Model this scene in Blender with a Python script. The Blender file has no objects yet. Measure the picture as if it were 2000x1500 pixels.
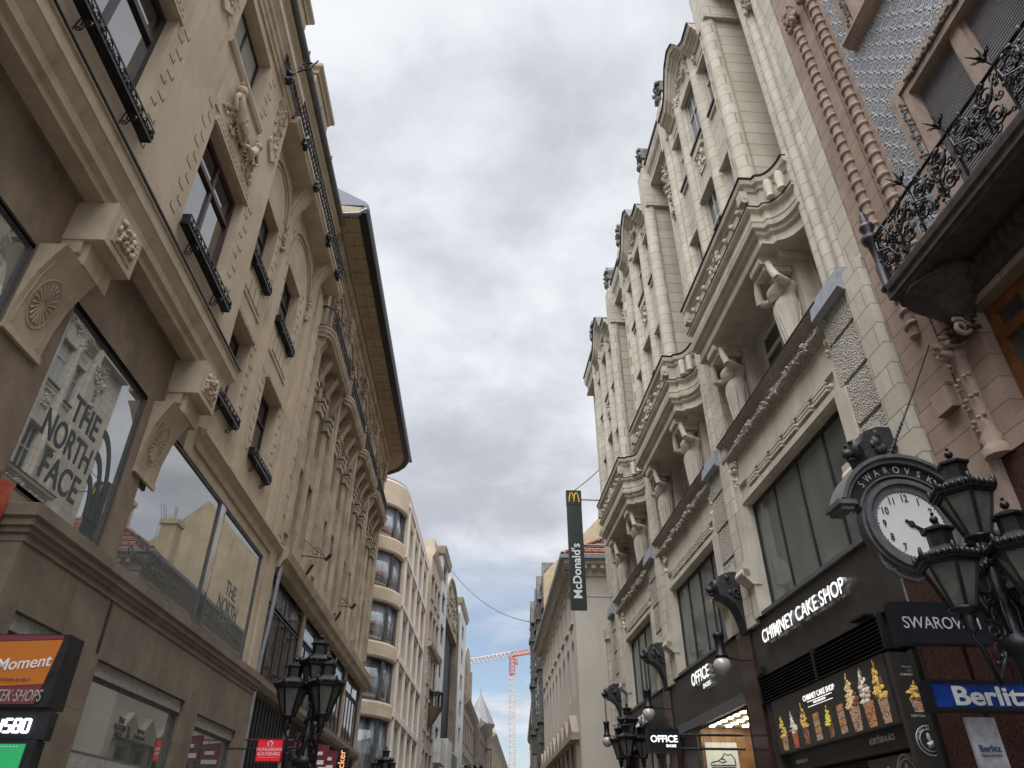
import bpy, bmesh, math, random
from mathutils import Vector, Matrix
R = math.radians
rnd = random.Random(7)
S = bpy.context.scene
COL = S.collection

# ---------------------------------------------------------------- camera, sky, sun, exposure
cam = bpy.data.cameras.new('camera'); cam.sensor_width = 36; cam.lens = 36*1390/2000
cam.clip_start = .05; cam.clip_end = 3000
co = bpy.data.objects.new('camera', cam); COL.objects.link(co)
co.location = (0, 0, 1.65); co.rotation_euler = (R(90+32.9), 0, 0); S.camera = co
SUN_EL, SUN_AZ = 66, 200           # azimuth clockwise from +Y: behind the viewer, to the left
sv = Vector((math.sin(R(SUN_AZ))*math.cos(R(SUN_EL)), math.cos(R(SUN_AZ))*math.cos(R(SUN_EL)), math.sin(R(SUN_EL))))
sl = bpy.data.lights.new('sun', 'SUN'); sl.energy = .9; sl.angle = R(50); sl.color = (1, .95, .87)
so = bpy.data.objects.new('sun', sl); COL.objects.link(so); so.location = (0, 0, 60)
so.rotation_euler = (-sv).to_track_quat('-Z', 'Y').to_euler()
S.view_settings.view_transform = 'Standard'; S.view_settings.look = 'None'
S.view_settings.exposure = 0.5; S.view_settings.gamma = 1

W = bpy.data.worlds.new('World'); S.world = W; W.use_nodes = True
def N(nt, typ, **kw):
    n = nt.nodes.new(typ)
    for k, v in kw.items():
        if k.startswith('i_'):
            key = k[2:]; key = int(key) if key.isdigit() else key.replace('_', ' ')
            n.inputs[key].default_value = v
        else: setattr(n, k, v)
    return n
def math_(nt, op, a, b=None, c=None, clamp=False):
    n = nt.nodes.new('ShaderNodeMath'); n.operation = op; n.use_clamp = clamp
    for i, x in enumerate((a, b, c)):
        if x is None: continue
        if isinstance(x, (int, float)): n.inputs[i].default_value = x
        else: nt.links.new(x, n.inputs[i])
    return n.outputs[0]
def mixc(nt, f, a, b, mode='MIX'):
    n = nt.nodes.new('ShaderNodeMix'); n.data_type = 'RGBA'; n.blend_type = mode
    for i, x in ((0, f), (6, a), (7, b)):
        if isinstance(x, (int, float)): n.inputs[i].default_value = x
        elif isinstance(x, tuple): n.inputs[i].default_value = (*x[:3], 1)
        else: nt.links.new(x, n.inputs[i])
    return n.outputs[2]
def ramp(nt, f, lo, hi):
    n = nt.nodes.new('ShaderNodeMapRange'); n.interpolation_type = 'SMOOTHSTEP'
    n.inputs[1].default_value = lo; n.inputs[2].default_value = hi
    nt.links.new(f, n.inputs[0]); return n.outputs[0]
def build_sky():
    nt = W.node_tree; nt.nodes.clear(); L = nt.links.new
    out = N(nt, 'ShaderNodeOutputWorld'); bg = N(nt, 'ShaderNodeBackground')
    sky = N(nt, 'ShaderNodeTexSky', sky_type='NISHITA', sun_disc=False, sun_elevation=R(SUN_EL), sun_rotation=R(SUN_AZ))
    tc = N(nt, 'ShaderNodeTexCoord'); sep = N(nt, 'ShaderNodeSeparateXYZ'); L(tc.outputs['Generated'], sep.inputs[0])
    zz = math_(nt, 'MAXIMUM', math_(nt, 'ADD', sep.outputs[2], .22), .05)
    cb = N(nt, 'ShaderNodeCombineXYZ')
    L(math_(nt, 'DIVIDE', sep.outputs[0], zz), cb.inputs[0]); L(math_(nt, 'DIVIDE', sep.outputs[1], zz), cb.inputs[1]); cb.inputs[2].default_value = 3.7
    def noise(sc, det, rough, dist=0., off=0.):
        m = N(nt, 'ShaderNodeMapping'); m.inputs[1].default_value = (off, off*.7, off*.3); L(cb.outputs[0], m.inputs[0])
        n = N(nt, 'ShaderNodeTexNoise', i_Scale=sc, i_Detail=det, i_Roughness=rough, i_Distortion=dist); L(m.outputs[0], n.inputs[0]); return n.outputs[0]
    big = noise(1.5, 2, .5, .3, 1.3); mid = noise(4.2, 5, .55, .25, 4.2); fine = noise(8, 5, .6, .6, 9.4)
    v = math_(nt, 'ADD', math_(nt, 'MULTIPLY', big, .5), math_(nt, 'ADD', math_(nt, 'MULTIPLY', mid, .4), math_(nt, 'MULTIPLY', fine, .1)))
    c = mixc(nt, ramp(nt, v, .38, .63), (.37, .39, .435), (.655, .668, .70))
    # breaks in the cloud low over the end of the street
    low = math_(nt, 'SUBTRACT', 1., ramp(nt, sep.outputs[2], .20, .40))
    hol = math_(nt, 'MULTIPLY', ramp(nt, noise(1.15, 5, .62, .5, 2.6), .44, .58), low)
    blue = mixc(nt, 1., sky.outputs[0], (.10, .10, .10), 'MULTIPLY')
    c = mixc(nt, math_(nt, 'MULTIPLY', hol, .95), c, blue)
    lowb = math_(nt, 'SUBTRACT', 1., ramp(nt, sep.outputs[2], .0, .5))
    c = mixc(nt, math_(nt, 'MULTIPLY', lowb, .12), c, (.60, .63, .66))
    # cloud brightness raised around the sun direction, out of view, to light the facades
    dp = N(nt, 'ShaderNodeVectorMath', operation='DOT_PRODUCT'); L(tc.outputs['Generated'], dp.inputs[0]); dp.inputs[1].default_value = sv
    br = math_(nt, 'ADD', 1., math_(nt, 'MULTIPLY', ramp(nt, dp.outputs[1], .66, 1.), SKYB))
    c = mixc(nt, 1., c, (1, 1, 1), 'MULTIPLY')
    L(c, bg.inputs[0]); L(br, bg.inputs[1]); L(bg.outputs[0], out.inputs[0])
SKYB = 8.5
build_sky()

# ---------------------------------------------------------------- frames: u along the street, w out of the wall, z up
class Frame:
    def __init__(s, az, d, side):
        a = R(az); s.t = Vector((math.sin(a), math.cos(a), 0)); s.n = Vector((math.cos(a), -math.sin(a), 0))
        s.d = d; s.o = -s.n if side == 'R' else s.n.copy(); s.side = side
    def P(s, u, w, z): return s.t*u + s.n*s.d + s.o*w + Vector((0, 0, z))
    @property
    def right(s): return -s.t if s.side == 'R' else s.t      # reading direction on the wall
FR = Frame(-4.1, 5.8, 'R'); FL = Frame(-2.4, -5.5, 'L')
class WF:                       # plain world frame
    t = Vector((1, 0, 0)); o = Vector((0, 1, 0)); n = Vector((0, 1, 0)); right = Vector((1, 0, 0))
    def P(s, u, w, z): return Vector((u, w, z))
WORLD = WF()

OFF = {}
def setp(o, label=None, cat=None, group=None, kind=None):
    for k, v in (('label', label), ('category', cat), ('group', group), ('kind', kind)):
        if v: o[k] = v
    return o
def thing(name, label, cat, loc, group=None):
    o = bpy.data.objects.new(name, None); COL.objects.link(o); o.location = loc; o.empty_display_size = .3
    OFF[o.name] = Vector(loc); return setp(o, label, cat, group)

class MB:
    def __init__(s, F=WORLD): s.F = F; s.v = []; s.f = []; s.m = []; s.sm = []
    def add(s, vs, fs, m=0, sm=False):
        b = len(s.v); s.v += [s.F.P(*p) for p in vs]
        for f in fs: s.f.append([b+i for i in f]); s.m.append(m); s.sm.append(sm)
    def box(s, u0, u1, w0, w1, z0, z1, m=0):
        s.add([(u, w, z) for z in (z0, z1) for w in (w0, w1) for u in (u0, u1)],
              [(0, 1, 3, 2), (4, 6, 7, 5), (0, 4, 5, 1), (1, 5, 7, 3), (3, 7, 6, 2), (2, 6, 4, 0)], m)
    def prism(s, pts, axis, a, b, m=0, sm=False):
        """closed outline extruded along u, w or z"""
        g = {'u': lambda p, k: (k, p[0], p[1]), 'w': lambda p, k: (p[0], k, p[1]), 'z': lambda p, k: (p[0], p[1], k)}[axis]
        n = len(pts); vs = [g(p, a) for p in pts]+[g(p, b) for p in pts]
        s.add(vs, [tuple(range(n)), tuple(range(2*n-1, n-1, -1))], m)
        s.add(vs, [(i, (i+1) % n, n+(i+1) % n, n+i) for i in range(n)], m, sm)
    def sweep(s, path, prof, m=0, cap=True, sm=False):
        """profile (offset, z) along plan path (u, w); positive offset is out of the wall for a path running up the street"""
        n = len(path); k = len(prof); vs = []
        for i, p in enumerate(path):
            p = Vector(p); a = (p-Vector(path[i-1])).normalized() if i else None
            b = (Vector(path[i+1])-p).normalized() if i < n-1 else None
            if a is None: a = b
            if b is None: b = a
            na = Vector((-a.y, a.x)); nb = Vector((-b.y, b.x)); q = na+nb
            q = q/max(.25, q.dot(na)) if q.length > 1e-6 else na
            for o, z in prof: vs.append((p.x+q.x*o, p.y+q.y*o, z))
        fs = [(i*k+j, i*k+(j+1) % k, (i+1)*k+(j+1) % k, (i+1)*k+j) for i in range(n-1) for j in range(k)]
        s.add(vs, fs, m, sm)
        if cap: s.add(vs, [tuple(range(k)), tuple(range(n*k-1, n*k-k-1, -1))], m)
    def tube(s, pts, r, seg=5, m=0, sm=True, r1=None):
        pts = [Vector(p) for p in pts]; n = len(pts); vs = []; ref = None
        for i, p in enumerate(pts):
            d = (pts[min(i+1, n-1)]-pts[max(i-1, 0)]).normalized()
            if ref is None: ref = Vector((0, 0, 1)) if abs(d.z) < .9 else Vector((1, 0, 0))
            x = (ref-d*ref.dot(d))
            if x.length < 1e-4: x = Vector((1, 0, 0))-d*d.x
            x.normalize(); y = d.cross(x); ref = x
            rr = r if r1 is None else r+(r1-r)*i/(n-1)
            for k in range(seg):
                a = 2*math.pi*k/seg; vs.append(tuple(p+x*(rr*math.cos(a))+y*(rr*math.sin(a))))
        s.add(vs, [(i*seg+k, i*seg+(k+1) % seg, (i+1)*seg+(k+1) % seg, (i+1)*seg+k) for i in range(n-1) for k in range(seg)], m, sm)
        s.add(vs, [tuple(range(seg)), tuple(range(n*seg-1, (n-1)*seg-1, -1))], m)
    def lathe(s, u, w, prof, seg=12, m=0, sm=True, a0=0., a1=2*math.pi, sc=(1, 1)):
        full = abs(a1-a0-2*math.pi) < 1e-6; k = seg if full else seg+1; vs = []
        for r, z in prof:
            for i in range(k):
                a = a0+(a1-a0)*i/seg; vs.append((u+r*math.cos(a)*sc[0], w+r*math.sin(a)*sc[1], z))
        fs = [(j*k+i, j*k+(i+1) % k, (j+1)*k+(i+1) % k, (j+1)*k+i) for j in range(len(prof)-1) for i in range(k if full else seg)]
        s.add(vs, fs, m, sm)
        s.add(vs, [tuple(range(k)), tuple(range((len(prof)-1)*k, len(prof)*k))[::-1]], m)
    def blob(s, c, r, m=0, seg=8, rings=5, jit=0.):
        if isinstance(r, (int, float)): r = (r, r, r)
        vs = [(c[0], c[1], c[2]-r[2])]
        for j in range(1, rings):
            a = math.pi*j/rings
            for i in range(seg):
                b = 2*math.pi*i/seg; q = 1+rnd.uniform(-jit, jit)
                vs.append((c[0]+r[0]*q*math.sin(a)*math.cos(b), c[1]+r[1]*q*math.sin(a)*math.sin(b), c[2]-r[2]*math.cos(a)))
        vs.append((c[0], c[1], c[2]+r[2])); e = len(vs)-1
        fs = [(0, 1+(i+1) % seg, 1+i) for i in range(seg)]
        fs += [(1+(j-1)*seg+i, 1+(j-1)*seg+(i+1) % seg, 1+j*seg+(i+1) % seg, 1+j*seg+i) for j in range(1, rings-1) for i in range(seg)]
        fs += [(e, 1+(rings-2)*seg+i, 1+(rings-2)*seg+(i+1) % seg) for i in range(seg)]
        s.add(vs, fs, m, True)
    def carve(s, u0, u1, z0, z1, w, n, r=.06, d=.05, m=0, seed=1):
        """carved foliage: overlapping small leaves and buds standing out of the wall"""
        q = random.Random(seed)
        for i in range(n):
            a = r*q.uniform(.5, 1.3); b = a*q.uniform(.35, .9)
            if q.random() < .5: a, b = b, a
            c = (q.uniform(u0, u1), w+q.uniform(0, d*.6), q.uniform(z0, z1))
            s.blob(c, (a, d*q.uniform(.6, 1.2), b), m, 6, 4, .15)
    def scroll(s, c, r, turns, a0, tr, ax='u', flip=1, seg=5, m=0, step=9):
        """a spiral bar in the plane of the wall (ax 'u') or square to it (ax 'w')"""
        pts = []; n = int(turns*step)
        for i in range(n+1):
            f = i/n; a = a0+flip*2*math.pi*turns*f; q = r*(1-.82*f)
            x, z = q*math.cos(a), q*math.sin(a)
            pts.append((c[0]+x, c[1], c[2]+z) if ax == 'u' else (c[0], c[1]+x, c[2]+z))
        s.tube(pts, tr, seg, m)
        return pts[0]
    def wall(s, u0, u1, z0, z1, w, holes=(), depth=.3, m=0, mr=None):
        us = sorted({u0, u1, *[x for h in holes for x in h[:2] if u0 < x < u1]})
        zs = sorted({z0, z1, *[x for h in holes for x in h[2:4] if z0 < x < z1]})
        for a, b in zip(us, us[1:]):
            for c, d in zip(zs, zs[1:]):
                x, y = (a+b)/2, (c+d)/2
                if any(h[0] < x < h[1] and h[2] < y < h[3] for h in holes): continue
                s.add([(a, w, c), (b, w, c), (b, w, d), (a, w, d)], [(0, 1, 2, 3)], m)
        for h in holes:
            a, b = max(h[0], u0), min(h[1], u1); c, d = max(h[2], z0), min(h[3], z1); k = w-depth
            s.add([(a, w, c), (b, w, c), (b, w, d), (a, w, d), (a, k, c), (b, k, c), (b, k, d), (a, k, d)],
                  [f for f, ok in (((0, 1, 5, 4), h[2] >= z0), ((1, 2, 6, 5), h[1] <= u1), ((2, 3, 7, 6), h[3] <= z1), ((3, 0, 4, 7), h[0] >= u0)) if ok], m if mr is None else mr)
    def build(s, name, mats, parent=None, label=None, cat=None, group=None, kind=None, loc=None):
        if parent is not None: off = OFF[parent.name]
        elif loc is not None: off = Vector(loc)
        else:
            xs = [p.x for p in s.v]; ys = [p.y for p in s.v]
            off = Vector(((min(xs)+max(xs))/2, (min(ys)+max(ys))/2, min(p.z for p in s.v)))
        me = bpy.data.meshes.new(name); me.from_pydata([p-off for p in s.v], [], s.f)
        if not isinstance(mats, (list, tuple)): mats = [mats]
        for mt in mats: me.materials.append(mt)
        me.polygons.foreach_set('material_index', s.m); me.polygons.foreach_set('use_smooth', s.sm)
        bm = bmesh.new(); bm.from_mesh(me); bmesh.ops.recalc_face_normals(bm, faces=bm.faces); bm.to_mesh(me); bm.free()
        o = bpy.data.objects.new(name, me); COL.objects.link(o)
        if parent is not None: o.parent = parent
        else: o.location = off
        OFF[o.name] = off
        return setp(o, label, cat, group, kind)

def text(name, body, pos, right, up, size, mat, parent=None, ext=.01, bold=0., xs=1., align='CENTER', label=None, cat=None, group=None, shear=0., spacing=1., width=None, side=None):
    """real raised letters; pos is the middle of the baseline"""
    cu = bpy.data.curves.new(name, 'FONT'); cu.body = body; cu.size = size/.73; cu.extrude = ext/2; cu.offset = bold*size
    cu.align_x = align; cu.shear = shear; cu.space_character = spacing; cu.resolution_u = 4
    tmp = bpy.data.objects.new('tmp', cu); COL.objects.link(tmp)
    dg = bpy.context.evaluated_depsgraph_get(); me = bpy.data.meshes.new_from_object(tmp.evaluated_get(dg))
    bpy.data.objects.remove(tmp); bpy.data.curves.remove(cu)
    right = Vector(right).normalized(); up = Vector(up).normalized(); nn = right.cross(up)
    off = OFF[parent.name] if parent is not None else Vector(pos); pos = Vector(pos)
    if width: q = [v.co.x for v in me.vertices]; xs = width/(max(q)-min(q))
    fr = [abs(p.normal.z) > .9 for p in me.polygons]
    for v in me.vertices:
        c = v.co.copy(); v.co = pos+right*(c.x*xs)+up*c.y+nn*(c.z+ext/2)-off
    me.materials.clear(); me.materials.append(mat); me.name = name
    if side:
        me.materials.append(side)
        for p, f in zip(me.polygons, fr): p.material_index = 0 if f else 1
    else:
        for p in me.polygons: p.material_index = 0
    o = bpy.data.objects.new(name, me); COL.objects.link(o)
    if parent is not None: o.parent = parent
    else: o.location = off
    OFF[o.name] = off
    return setp(o, label, cat, group)
UP = Vector((0, 0, 1))

# ---------------------------------------------------------------- materials
def newmat(name):
    m = bpy.data.materials.new(name); m.use_nodes = True; nt = m.node_tree; nt.nodes.clear()
    o = N(nt, 'ShaderNodeOutputMaterial'); b = N(nt, 'ShaderNodeBsdfPrincipled'); nt.links.new(b.outputs[0], o.inputs[0]); return m, nt, b
def stone(name, c1, c2, rough=.85, bump=.25, fine=22., mott=.8, streak=.35, brick=None, F=FL, spec=.25, bdist=.02, mortar=.55, grain=0., dirt=(.45, .40, .34), voro=None):
    m, nt, b = newmat(name); L = nt.links.new
    g = N(nt, 'ShaderNodeNewGeometry'); P = g.outputs['Position']
    def noise(sc, det=4, rg=.6, scale=(1, 1, 1)):
        mp = N(nt, 'ShaderNodeMapping'); mp.inputs[3].default_value = scale; L(P, mp.inputs[0])
        n = N(nt, 'ShaderNodeTexNoise', i_Scale=sc, i_Detail=det, i_Roughness=rg); L(mp.outputs[0], n.inputs[0]); return n.outputs[0]
    col = mixc(nt, ramp(nt, noise(mott, 6, .65), .34, .66), c1, c2)
    if grain: col = mixc(nt, math_(nt, 'MULTIPLY', ramp(nt, noise(fine*1.7, 3), .45, .7), grain), col, tuple(x*.5 for x in c1))
    st = math_(nt, 'MULTIPLY', ramp(nt, noise(1.6, 6, .7, (1.6, 1.6, .13)), .48, .78), streak)
    col = mixc(nt, st, col, mixc(nt, 1., col, dirt, 'MULTIPLY'))
    sp = math_(nt, 'MULTIPLY', ramp(nt, noise(3.1, 8, .75), .58, .74), streak*.8)
    col = mixc(nt, sp, col, mixc(nt, 1., col, dirt, 'MULTIPLY'))
    h = noise(fine, 5, .65)
    if voro:
        vo = N(nt, 'ShaderNodeTexVoronoi', i_Scale=voro, feature='SMOOTH_F1'); L(P, vo.inputs[0]); h = math_(nt, 'ADD', math_(nt, 'MULTIPLY', vo.outputs[0], 1.6), math_(nt, 'MULTIPLY', h, .4))
        col = mixc(nt, math_(nt, 'MULTIPLY', ramp(nt, vo.outputs[0], .35, .75), .6), col, mixc(nt, 1., col, (.4, .37, .33), 'MULTIPLY'))
    bp = N(nt, 'ShaderNodeBump', i_Strength=bump, i_Distance=bdist)
    if brick:
        sep = N(nt, 'ShaderNodeSeparateXYZ'); L(P, sep.inputs[0]); k = F.t+F.n
        uu = math_(nt, 'ADD', math_(nt, 'MULTIPLY', sep.outputs[0], k.x), math_(nt, 'MULTIPLY', sep.outputs[1], k.y))
        cb = N(nt, 'ShaderNodeCombineXYZ'); L(uu, cb.inputs[0]); L(sep.outputs[2], cb.inputs[1])
        br = N(nt, 'ShaderNodeTexBrick', i_Scale=1., offset=brick[3] if len(brick) > 3 else .5); L(cb.outputs[0], br.inputs[0])
        br.inputs['Color1'].default_value = (1, 1, 1, 1); br.inputs['Color2'].default_value = (.87, .86, .84, 1); br.inputs['Mortar'].default_value = (mortar, mortar*.96, mortar*.9, 1)
        br.inputs['Mortar Size'].default_value = brick[2]; br.inputs['Mortar Smooth'].default_value = .2
        br.inputs['Brick Width'].default_value = brick[0]; br.inputs['Row Height'].default_value = brick[1]
        col = mixc(nt, 1., col, br.outputs[0], 'MULTIPLY')
        h = math_(nt, 'SUBTRACT', math_(nt, 'MULTIPLY', h, .5), br.outputs[1])
    L(h, bp.inputs['Height']); L(bp.outputs[0], b.inputs['Normal']); L(col, b.inputs['Base Color'])
    b.inputs['Roughness'].default_value = rough; b.inputs['Specular IOR Level'].default_value = spec
    return m
def plain(name, c, rough=.5, metal=0., var=.25, spec=.5, bump=.1, sc=9., coat=0., ior=1.5, bscale=40.):
    m, nt, b = newmat(name); L = nt.links.new
    g = N(nt, 'ShaderNodeNewGeometry'); n = N(nt, 'ShaderNodeTexNoise', i_Scale=sc, i_Detail=5, i_Roughness=.65); L(g.outputs['Position'], n.inputs[0])
    col = mixc(nt, ramp(nt, n.outputs[0], .3, .7), tuple(x*(1-var) for x in c), tuple(min(1, x*(1+var)) for x in c)); L(col, b.inputs['Base Color'])
    L(math_(nt, 'ADD', rough-.08, math_(nt, 'MULTIPLY', n.outputs[0], .16)), b.inputs['Roughness'])
    b.inputs['Metallic'].default_value = metal; b.inputs['Specular IOR Level'].default_value = spec; b.inputs['Coat Weight'].default_value = coat; b.inputs['IOR'].default_value = ior
    if bump:
        n2 = N(nt, 'ShaderNodeTexNoise', i_Scale=bscale, i_Detail=3); L(g.outputs['Position'], n2.inputs[0])
        bp = N(nt, 'ShaderNodeBump', i_Strength=bump, i_Distance=.01); L(n2.outputs[0], bp.inputs['Height']); L(bp.outputs[0], b.inputs['Normal'])
    return m
def glass(name, c, ior=1.7, rough=.02, wob=.02, c2=None, sc=.8, coat=0.):
    """window pane backed by a dim room, film or curtain: mirror-like front with a faint waviness"""
    m, nt, b = newmat(name); L = nt.links.new
    g = N(nt, 'ShaderNodeNewGeometry'); mp = N(nt, 'ShaderNodeMapping'); mp.inputs[3].default_value = (1, 1, .35); L(g.outputs['Position'], mp.inputs[0])
    n = N(nt, 'ShaderNodeTexNoise', i_Scale=sc, i_Detail=3); L(mp.outputs[0], n.inputs[0])
    L(mixc(nt, ramp(nt, n.outputs[0], .35, .65), c, c2 or tuple(x*.6 for x in c)), b.inputs['Base Color'])
    b.inputs['Roughness'].default_value = rough; b.inputs['IOR'].default_value = ior; b.inputs['Coat Weight'].default_value = coat; b.inputs['Coat IOR'].default_value = 1.8; b.inputs['Coat Roughness'].default_value = .01
    bp = N(nt, 'ShaderNodeBump', i_Strength=wob, i_Distance=.1); L(n.outputs[0], bp.inputs['Height']); L(bp.outputs[0], b.inputs['Normal']); L(bp.outputs[0], b.inputs['Coat Normal'])
    return m
def emit(name, c, s=1., base=None):
    m, nt, b = newmat(name); b.inputs['Base Color'].default_value = (*(base or c), 1); b.inputs['Emission Color'].default_value = (*c, 1); b.inputs['Emission Strength'].default_value = s
    b.inputs['Roughness'].default_value = .4; return m
def print_(name, c, c2, s=1., sc=38.):
    m, nt, b = newmat(name); g = N(nt, 'ShaderNodeNewGeometry'); n = N(nt, 'ShaderNodeTexNoise', i_Scale=sc, i_Detail=4, i_Roughness=.7); nt.links.new(g.outputs['Position'], n.inputs[0])
    col = mixc(nt, ramp(nt, n.outputs[0], .38, .62), c, c2); nt.links.new(col, b.inputs['Base Color']); nt.links.new(col, b.inputs['Emission Color']); b.inputs['Emission Strength'].default_value = s; b.inputs['Roughness'].default_value = .3; return m
def clear_glass(name):
    m = bpy.data.materials.new(name); m.use_nodes = True; nt = m.node_tree; nt.nodes.clear(); L = nt.links.new
    o = N(nt, 'ShaderNodeOutputMaterial'); mx = N(nt, 'ShaderNodeMixShader'); tr = N(nt, 'ShaderNodeBsdfTransparent'); gl = N(nt, 'ShaderNodeBsdfGlossy', i_Roughness=.02)
    fr = N(nt, 'ShaderNodeFresnel', i_IOR=1.55); tr.inputs[0].default_value = (.85, .88, .87, 1)
    gm = N(nt, 'ShaderNodeNewGeometry'); L(math_(nt, 'MULTIPLY', fr.outputs[0], math_(nt, 'SUBTRACT', 1., gm.outputs['Backfacing'])), mx.inputs[0]); L(tr.outputs[0], mx.inputs[1]); L(gl.outputs[0], mx.inputs[2]); L(mx.outputs[0], o.inputs[0]); return m

m_ochre = stone('ochre_plaster', (.56, .455, .335), (.46, .37, .265), bump=.2, streak=.4, mott=.9)
m_ochre2 = stone('ochre_trim', (.55, .45, .33), (.44, .355, .255), bump=.25, streak=.45, mott=2.)
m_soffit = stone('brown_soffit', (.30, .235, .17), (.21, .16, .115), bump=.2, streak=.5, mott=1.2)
m_joint = plain('dark_joint', (.14, .10, .07), .95, bump=0)
m_trav = stone('travertine', (.27, .21, .15), (.19, .15, .108), rough=.6, bump=.3, fine=40, grain=.5, streak=.4, mott=1.5, brick=(1.45, 1.6, .006, 0.), spec=.4)
m_bstone = stone('weathered_limestone', (.47, .38, .27), (.32, .26, .19), bump=.35, streak=.7, mott=1.1)
m_bsoff = stone('ochre_soffit', (.43, .35, .23), (.37, .30, .195), bump=.1, streak=.3)
m_cream = stone('cream_ashlar', (.63, .575, .48), (.54, .49, .40), bump=.3, streak=.4, brick=(.62, .34, .012), F=FR, mott=1.3)
m_creamp = stone('cream_plaster', (.60, .545, .45), (.50, .45, .37), bump=.25, streak=.5, F=FR, mott=1.6)
m_creamj = stone('cream_coursed', (.60, .545, .445), (.52, .465, .375), bump=.35, streak=.35, brick=(9., .36, .014), F=FR, mott=1.1)
m_rough = stone('rough_hewn_stone', (.66, .61, .52), (.52, .47, .39), bump=1., bdist=.05, fine=40, streak=.3, F=FR, voro=44.)
m_dark_stone = stone('soot_stained_stone', (.22, .21, .19), (.10, .095, .085), bump=.6, streak=.6, mott=4)
m_lead = plain('lead_sheet', (.30, .315, .345), .55, .3, .15)
m_pink = stone('pink_ashlar', (.40, .30, .24), (.32, .235, .185), bump=.3, streak=.35, brick=(1.9, .30, .010), F=FR, mott=2.)
m_pinkp = stone('pink_stone', (.40, .305, .245), (.30, .22, .175), bump=.35, streak=.5, F=FR, mott=2.5)
m_red = plain('red_granite', (.05, .022, .019), .16, spec=.6, var=.45, sc=30, bump=0)
m_black = plain('black_fascia', (.035, .032, .029), .35, var=.3, sc=3, bump=.03)
m_dk = plain('dark_metal', (.03, .03, .032), .45, .5, .3)
m_iron = plain('black_iron', (.016, .016, .018), .42, .4, .35, bump=.3)
m_ironr = plain('purple_black_iron', (.035, .026, .032), .45, .4, .35, bump=.3)
m_gray = plain('gray_paint', (.115, .115, .12), .5, .2, .2)
m_lion = plain('dark_bronze', (.035, .036, .039), .55, .3, .4, bump=.6, sc=14)
m_wine = plain('wine_red_wood', (.05, .013, .017), .45, var=.3)
m_dkwood = plain('black_wood', (.022, .018, .02), .45, var=.3)
m_white = plain('white_paint', (.70, .69, .66), .5, var=.08)
m_wframe = plain('grey_white_frame', (.52, .51, .48), .5, var=.1)
m_orange = plain('orange_wood', (.17, .065, .022), .4, var=.35, sc=4)
m_shut = plain('louvre_grey', (.19, .175, .185), .6, var=.12)
m_stone_g = glass('window_glass', (.025, .027, .03), 3.)
m_gcurt = glass('window_glass_curtain', (.16, .155, .14), 1.6, c2=(.05, .05, .05))
m_gblind = glass('window_glass_blind', (.42, .41, .38), 1.5, c2=(.38, .37, .35))
m_gfilm = glass('film_glass', (.115, .13, .12), 4.3, .02, .004, (.095, .11, .10), .4)
m_gmez = glass('dusty_green_glass', (.15, .165, .15), 1.75, .08, .02, (.085, .095, .09), .6)
m_gshop = clear_glass('shop_glass')
m_gbronze = glass('bronze_glass', (.10, .075, .055), 3., .02, .05, (.06, .045, .035), .7)
m_gcool = glass('curved_glass', (.33, .38, .42), 3.2, .02, .06, (.05, .06, .065), 1.6)  # pale blue base paints in bright sky reflection, mottled with dark curtain tone
m_letw = emit('lit_white_letter', (1, .98, .94), .75)
m_letd = plain('white_letter', (.72, .72, .70), .5, var=.05, bump=0)
m_letg = plain('grey_letter', (.06, .066, .066), .6, var=.1, bump=0)
m_sil = plain('silver_letter', (.55, .55, .55), .4, .3, .1, bump=0)
m_zinc = plain('grey_zinc_sheet', (.13, .14, .16), .6, .0, .2)
m_faint = plain('faint_letter', (.085, .095, .09), .4, var=.1, bump=0)
m_lint = plain('lintel_grey', (.36, .34, .31), .6, var=.2)
m_pale = plain('pale_letter', (.2, .2, .2), .5, bump=0)
# ---------------------------------------------------------------- shared building parts
def window(F, root, u0, u1, z0, z1, w, fm, gm, vs=(.5,), hs=(.68,), ft=.07, dp=.07, name='window', label=None):
    m = MB(F)
    m.box(u0, u0+ft, w-dp, w, z0, z1); m.box(u1-ft, u1, w-dp, w, z0, z1)
    m.box(u0+ft, u1-ft, w-dp, w, z0, z0+ft); m.box(u0+ft, u1-ft, w-dp, w, z1-ft, z1)
    for f in vs: x = u0+(u1-u0)*f; m.box(x-ft*.45, x+ft*.45, w-dp, w-.005, z0+ft, z1-ft)
    for f in hs: y = z0+(z1-z0)*f; m.box(u0+ft, u1-ft, w-dp, w+.012, y-ft*.5, y+ft*.5)
    o = m.build(name, fm, root, label)
    p = MB(F); p.box(u0+ft*.6, u1-ft*.6, w-dp*.8, w-dp*.5, z0+ft*.6, z1-ft*.6); p.build('pane', gm, o)
    return o
def flower_box(F, root, u0, u1, z, w):
    m = MB(F); m.box(u0, u1, w-.16, w, z, z+.045); m.box(u0, u1, w-.015, w, z+.22, z+.25); m.box(u0, u0+.03, w-.16, w, z, z+.25); m.box(u1-.03, u1, w-.16, w, z, z+.25)
    n = max(4, int((u1-u0)/.2))
    for i in range(n):
        c = u0+(i+.5)*(u1-u0)/n
        m.scroll((c, w, z+.13), .085, 1.5, i*1.3, .011, 'u', 1 if i % 2 else -1, 4)
        m.scroll((c+.08, w, z+.10), .05, 1.2, i*2.1, .01, 'u', -1, 4)
    m.box(u0+.03, u1-.03, w-.15, w-.03, z+.045, z+.16)
    for c in (u0+(u1-u0)*.2, u0+(u1-u0)*.78):
        m.scroll((c, w-.03, z-.12), .10, 1.4, 1.5, .014, 'w', 1, 4); m.scroll((c, w-.12, z-.22), .07, 1.3, 1.5, .012, 'w', -1, 4)
        m.tube([(c, w-.16, z), (c, w-.2, z-.3)], .014, 4)
    return m.build('flower_box', m_iron, root)
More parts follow.
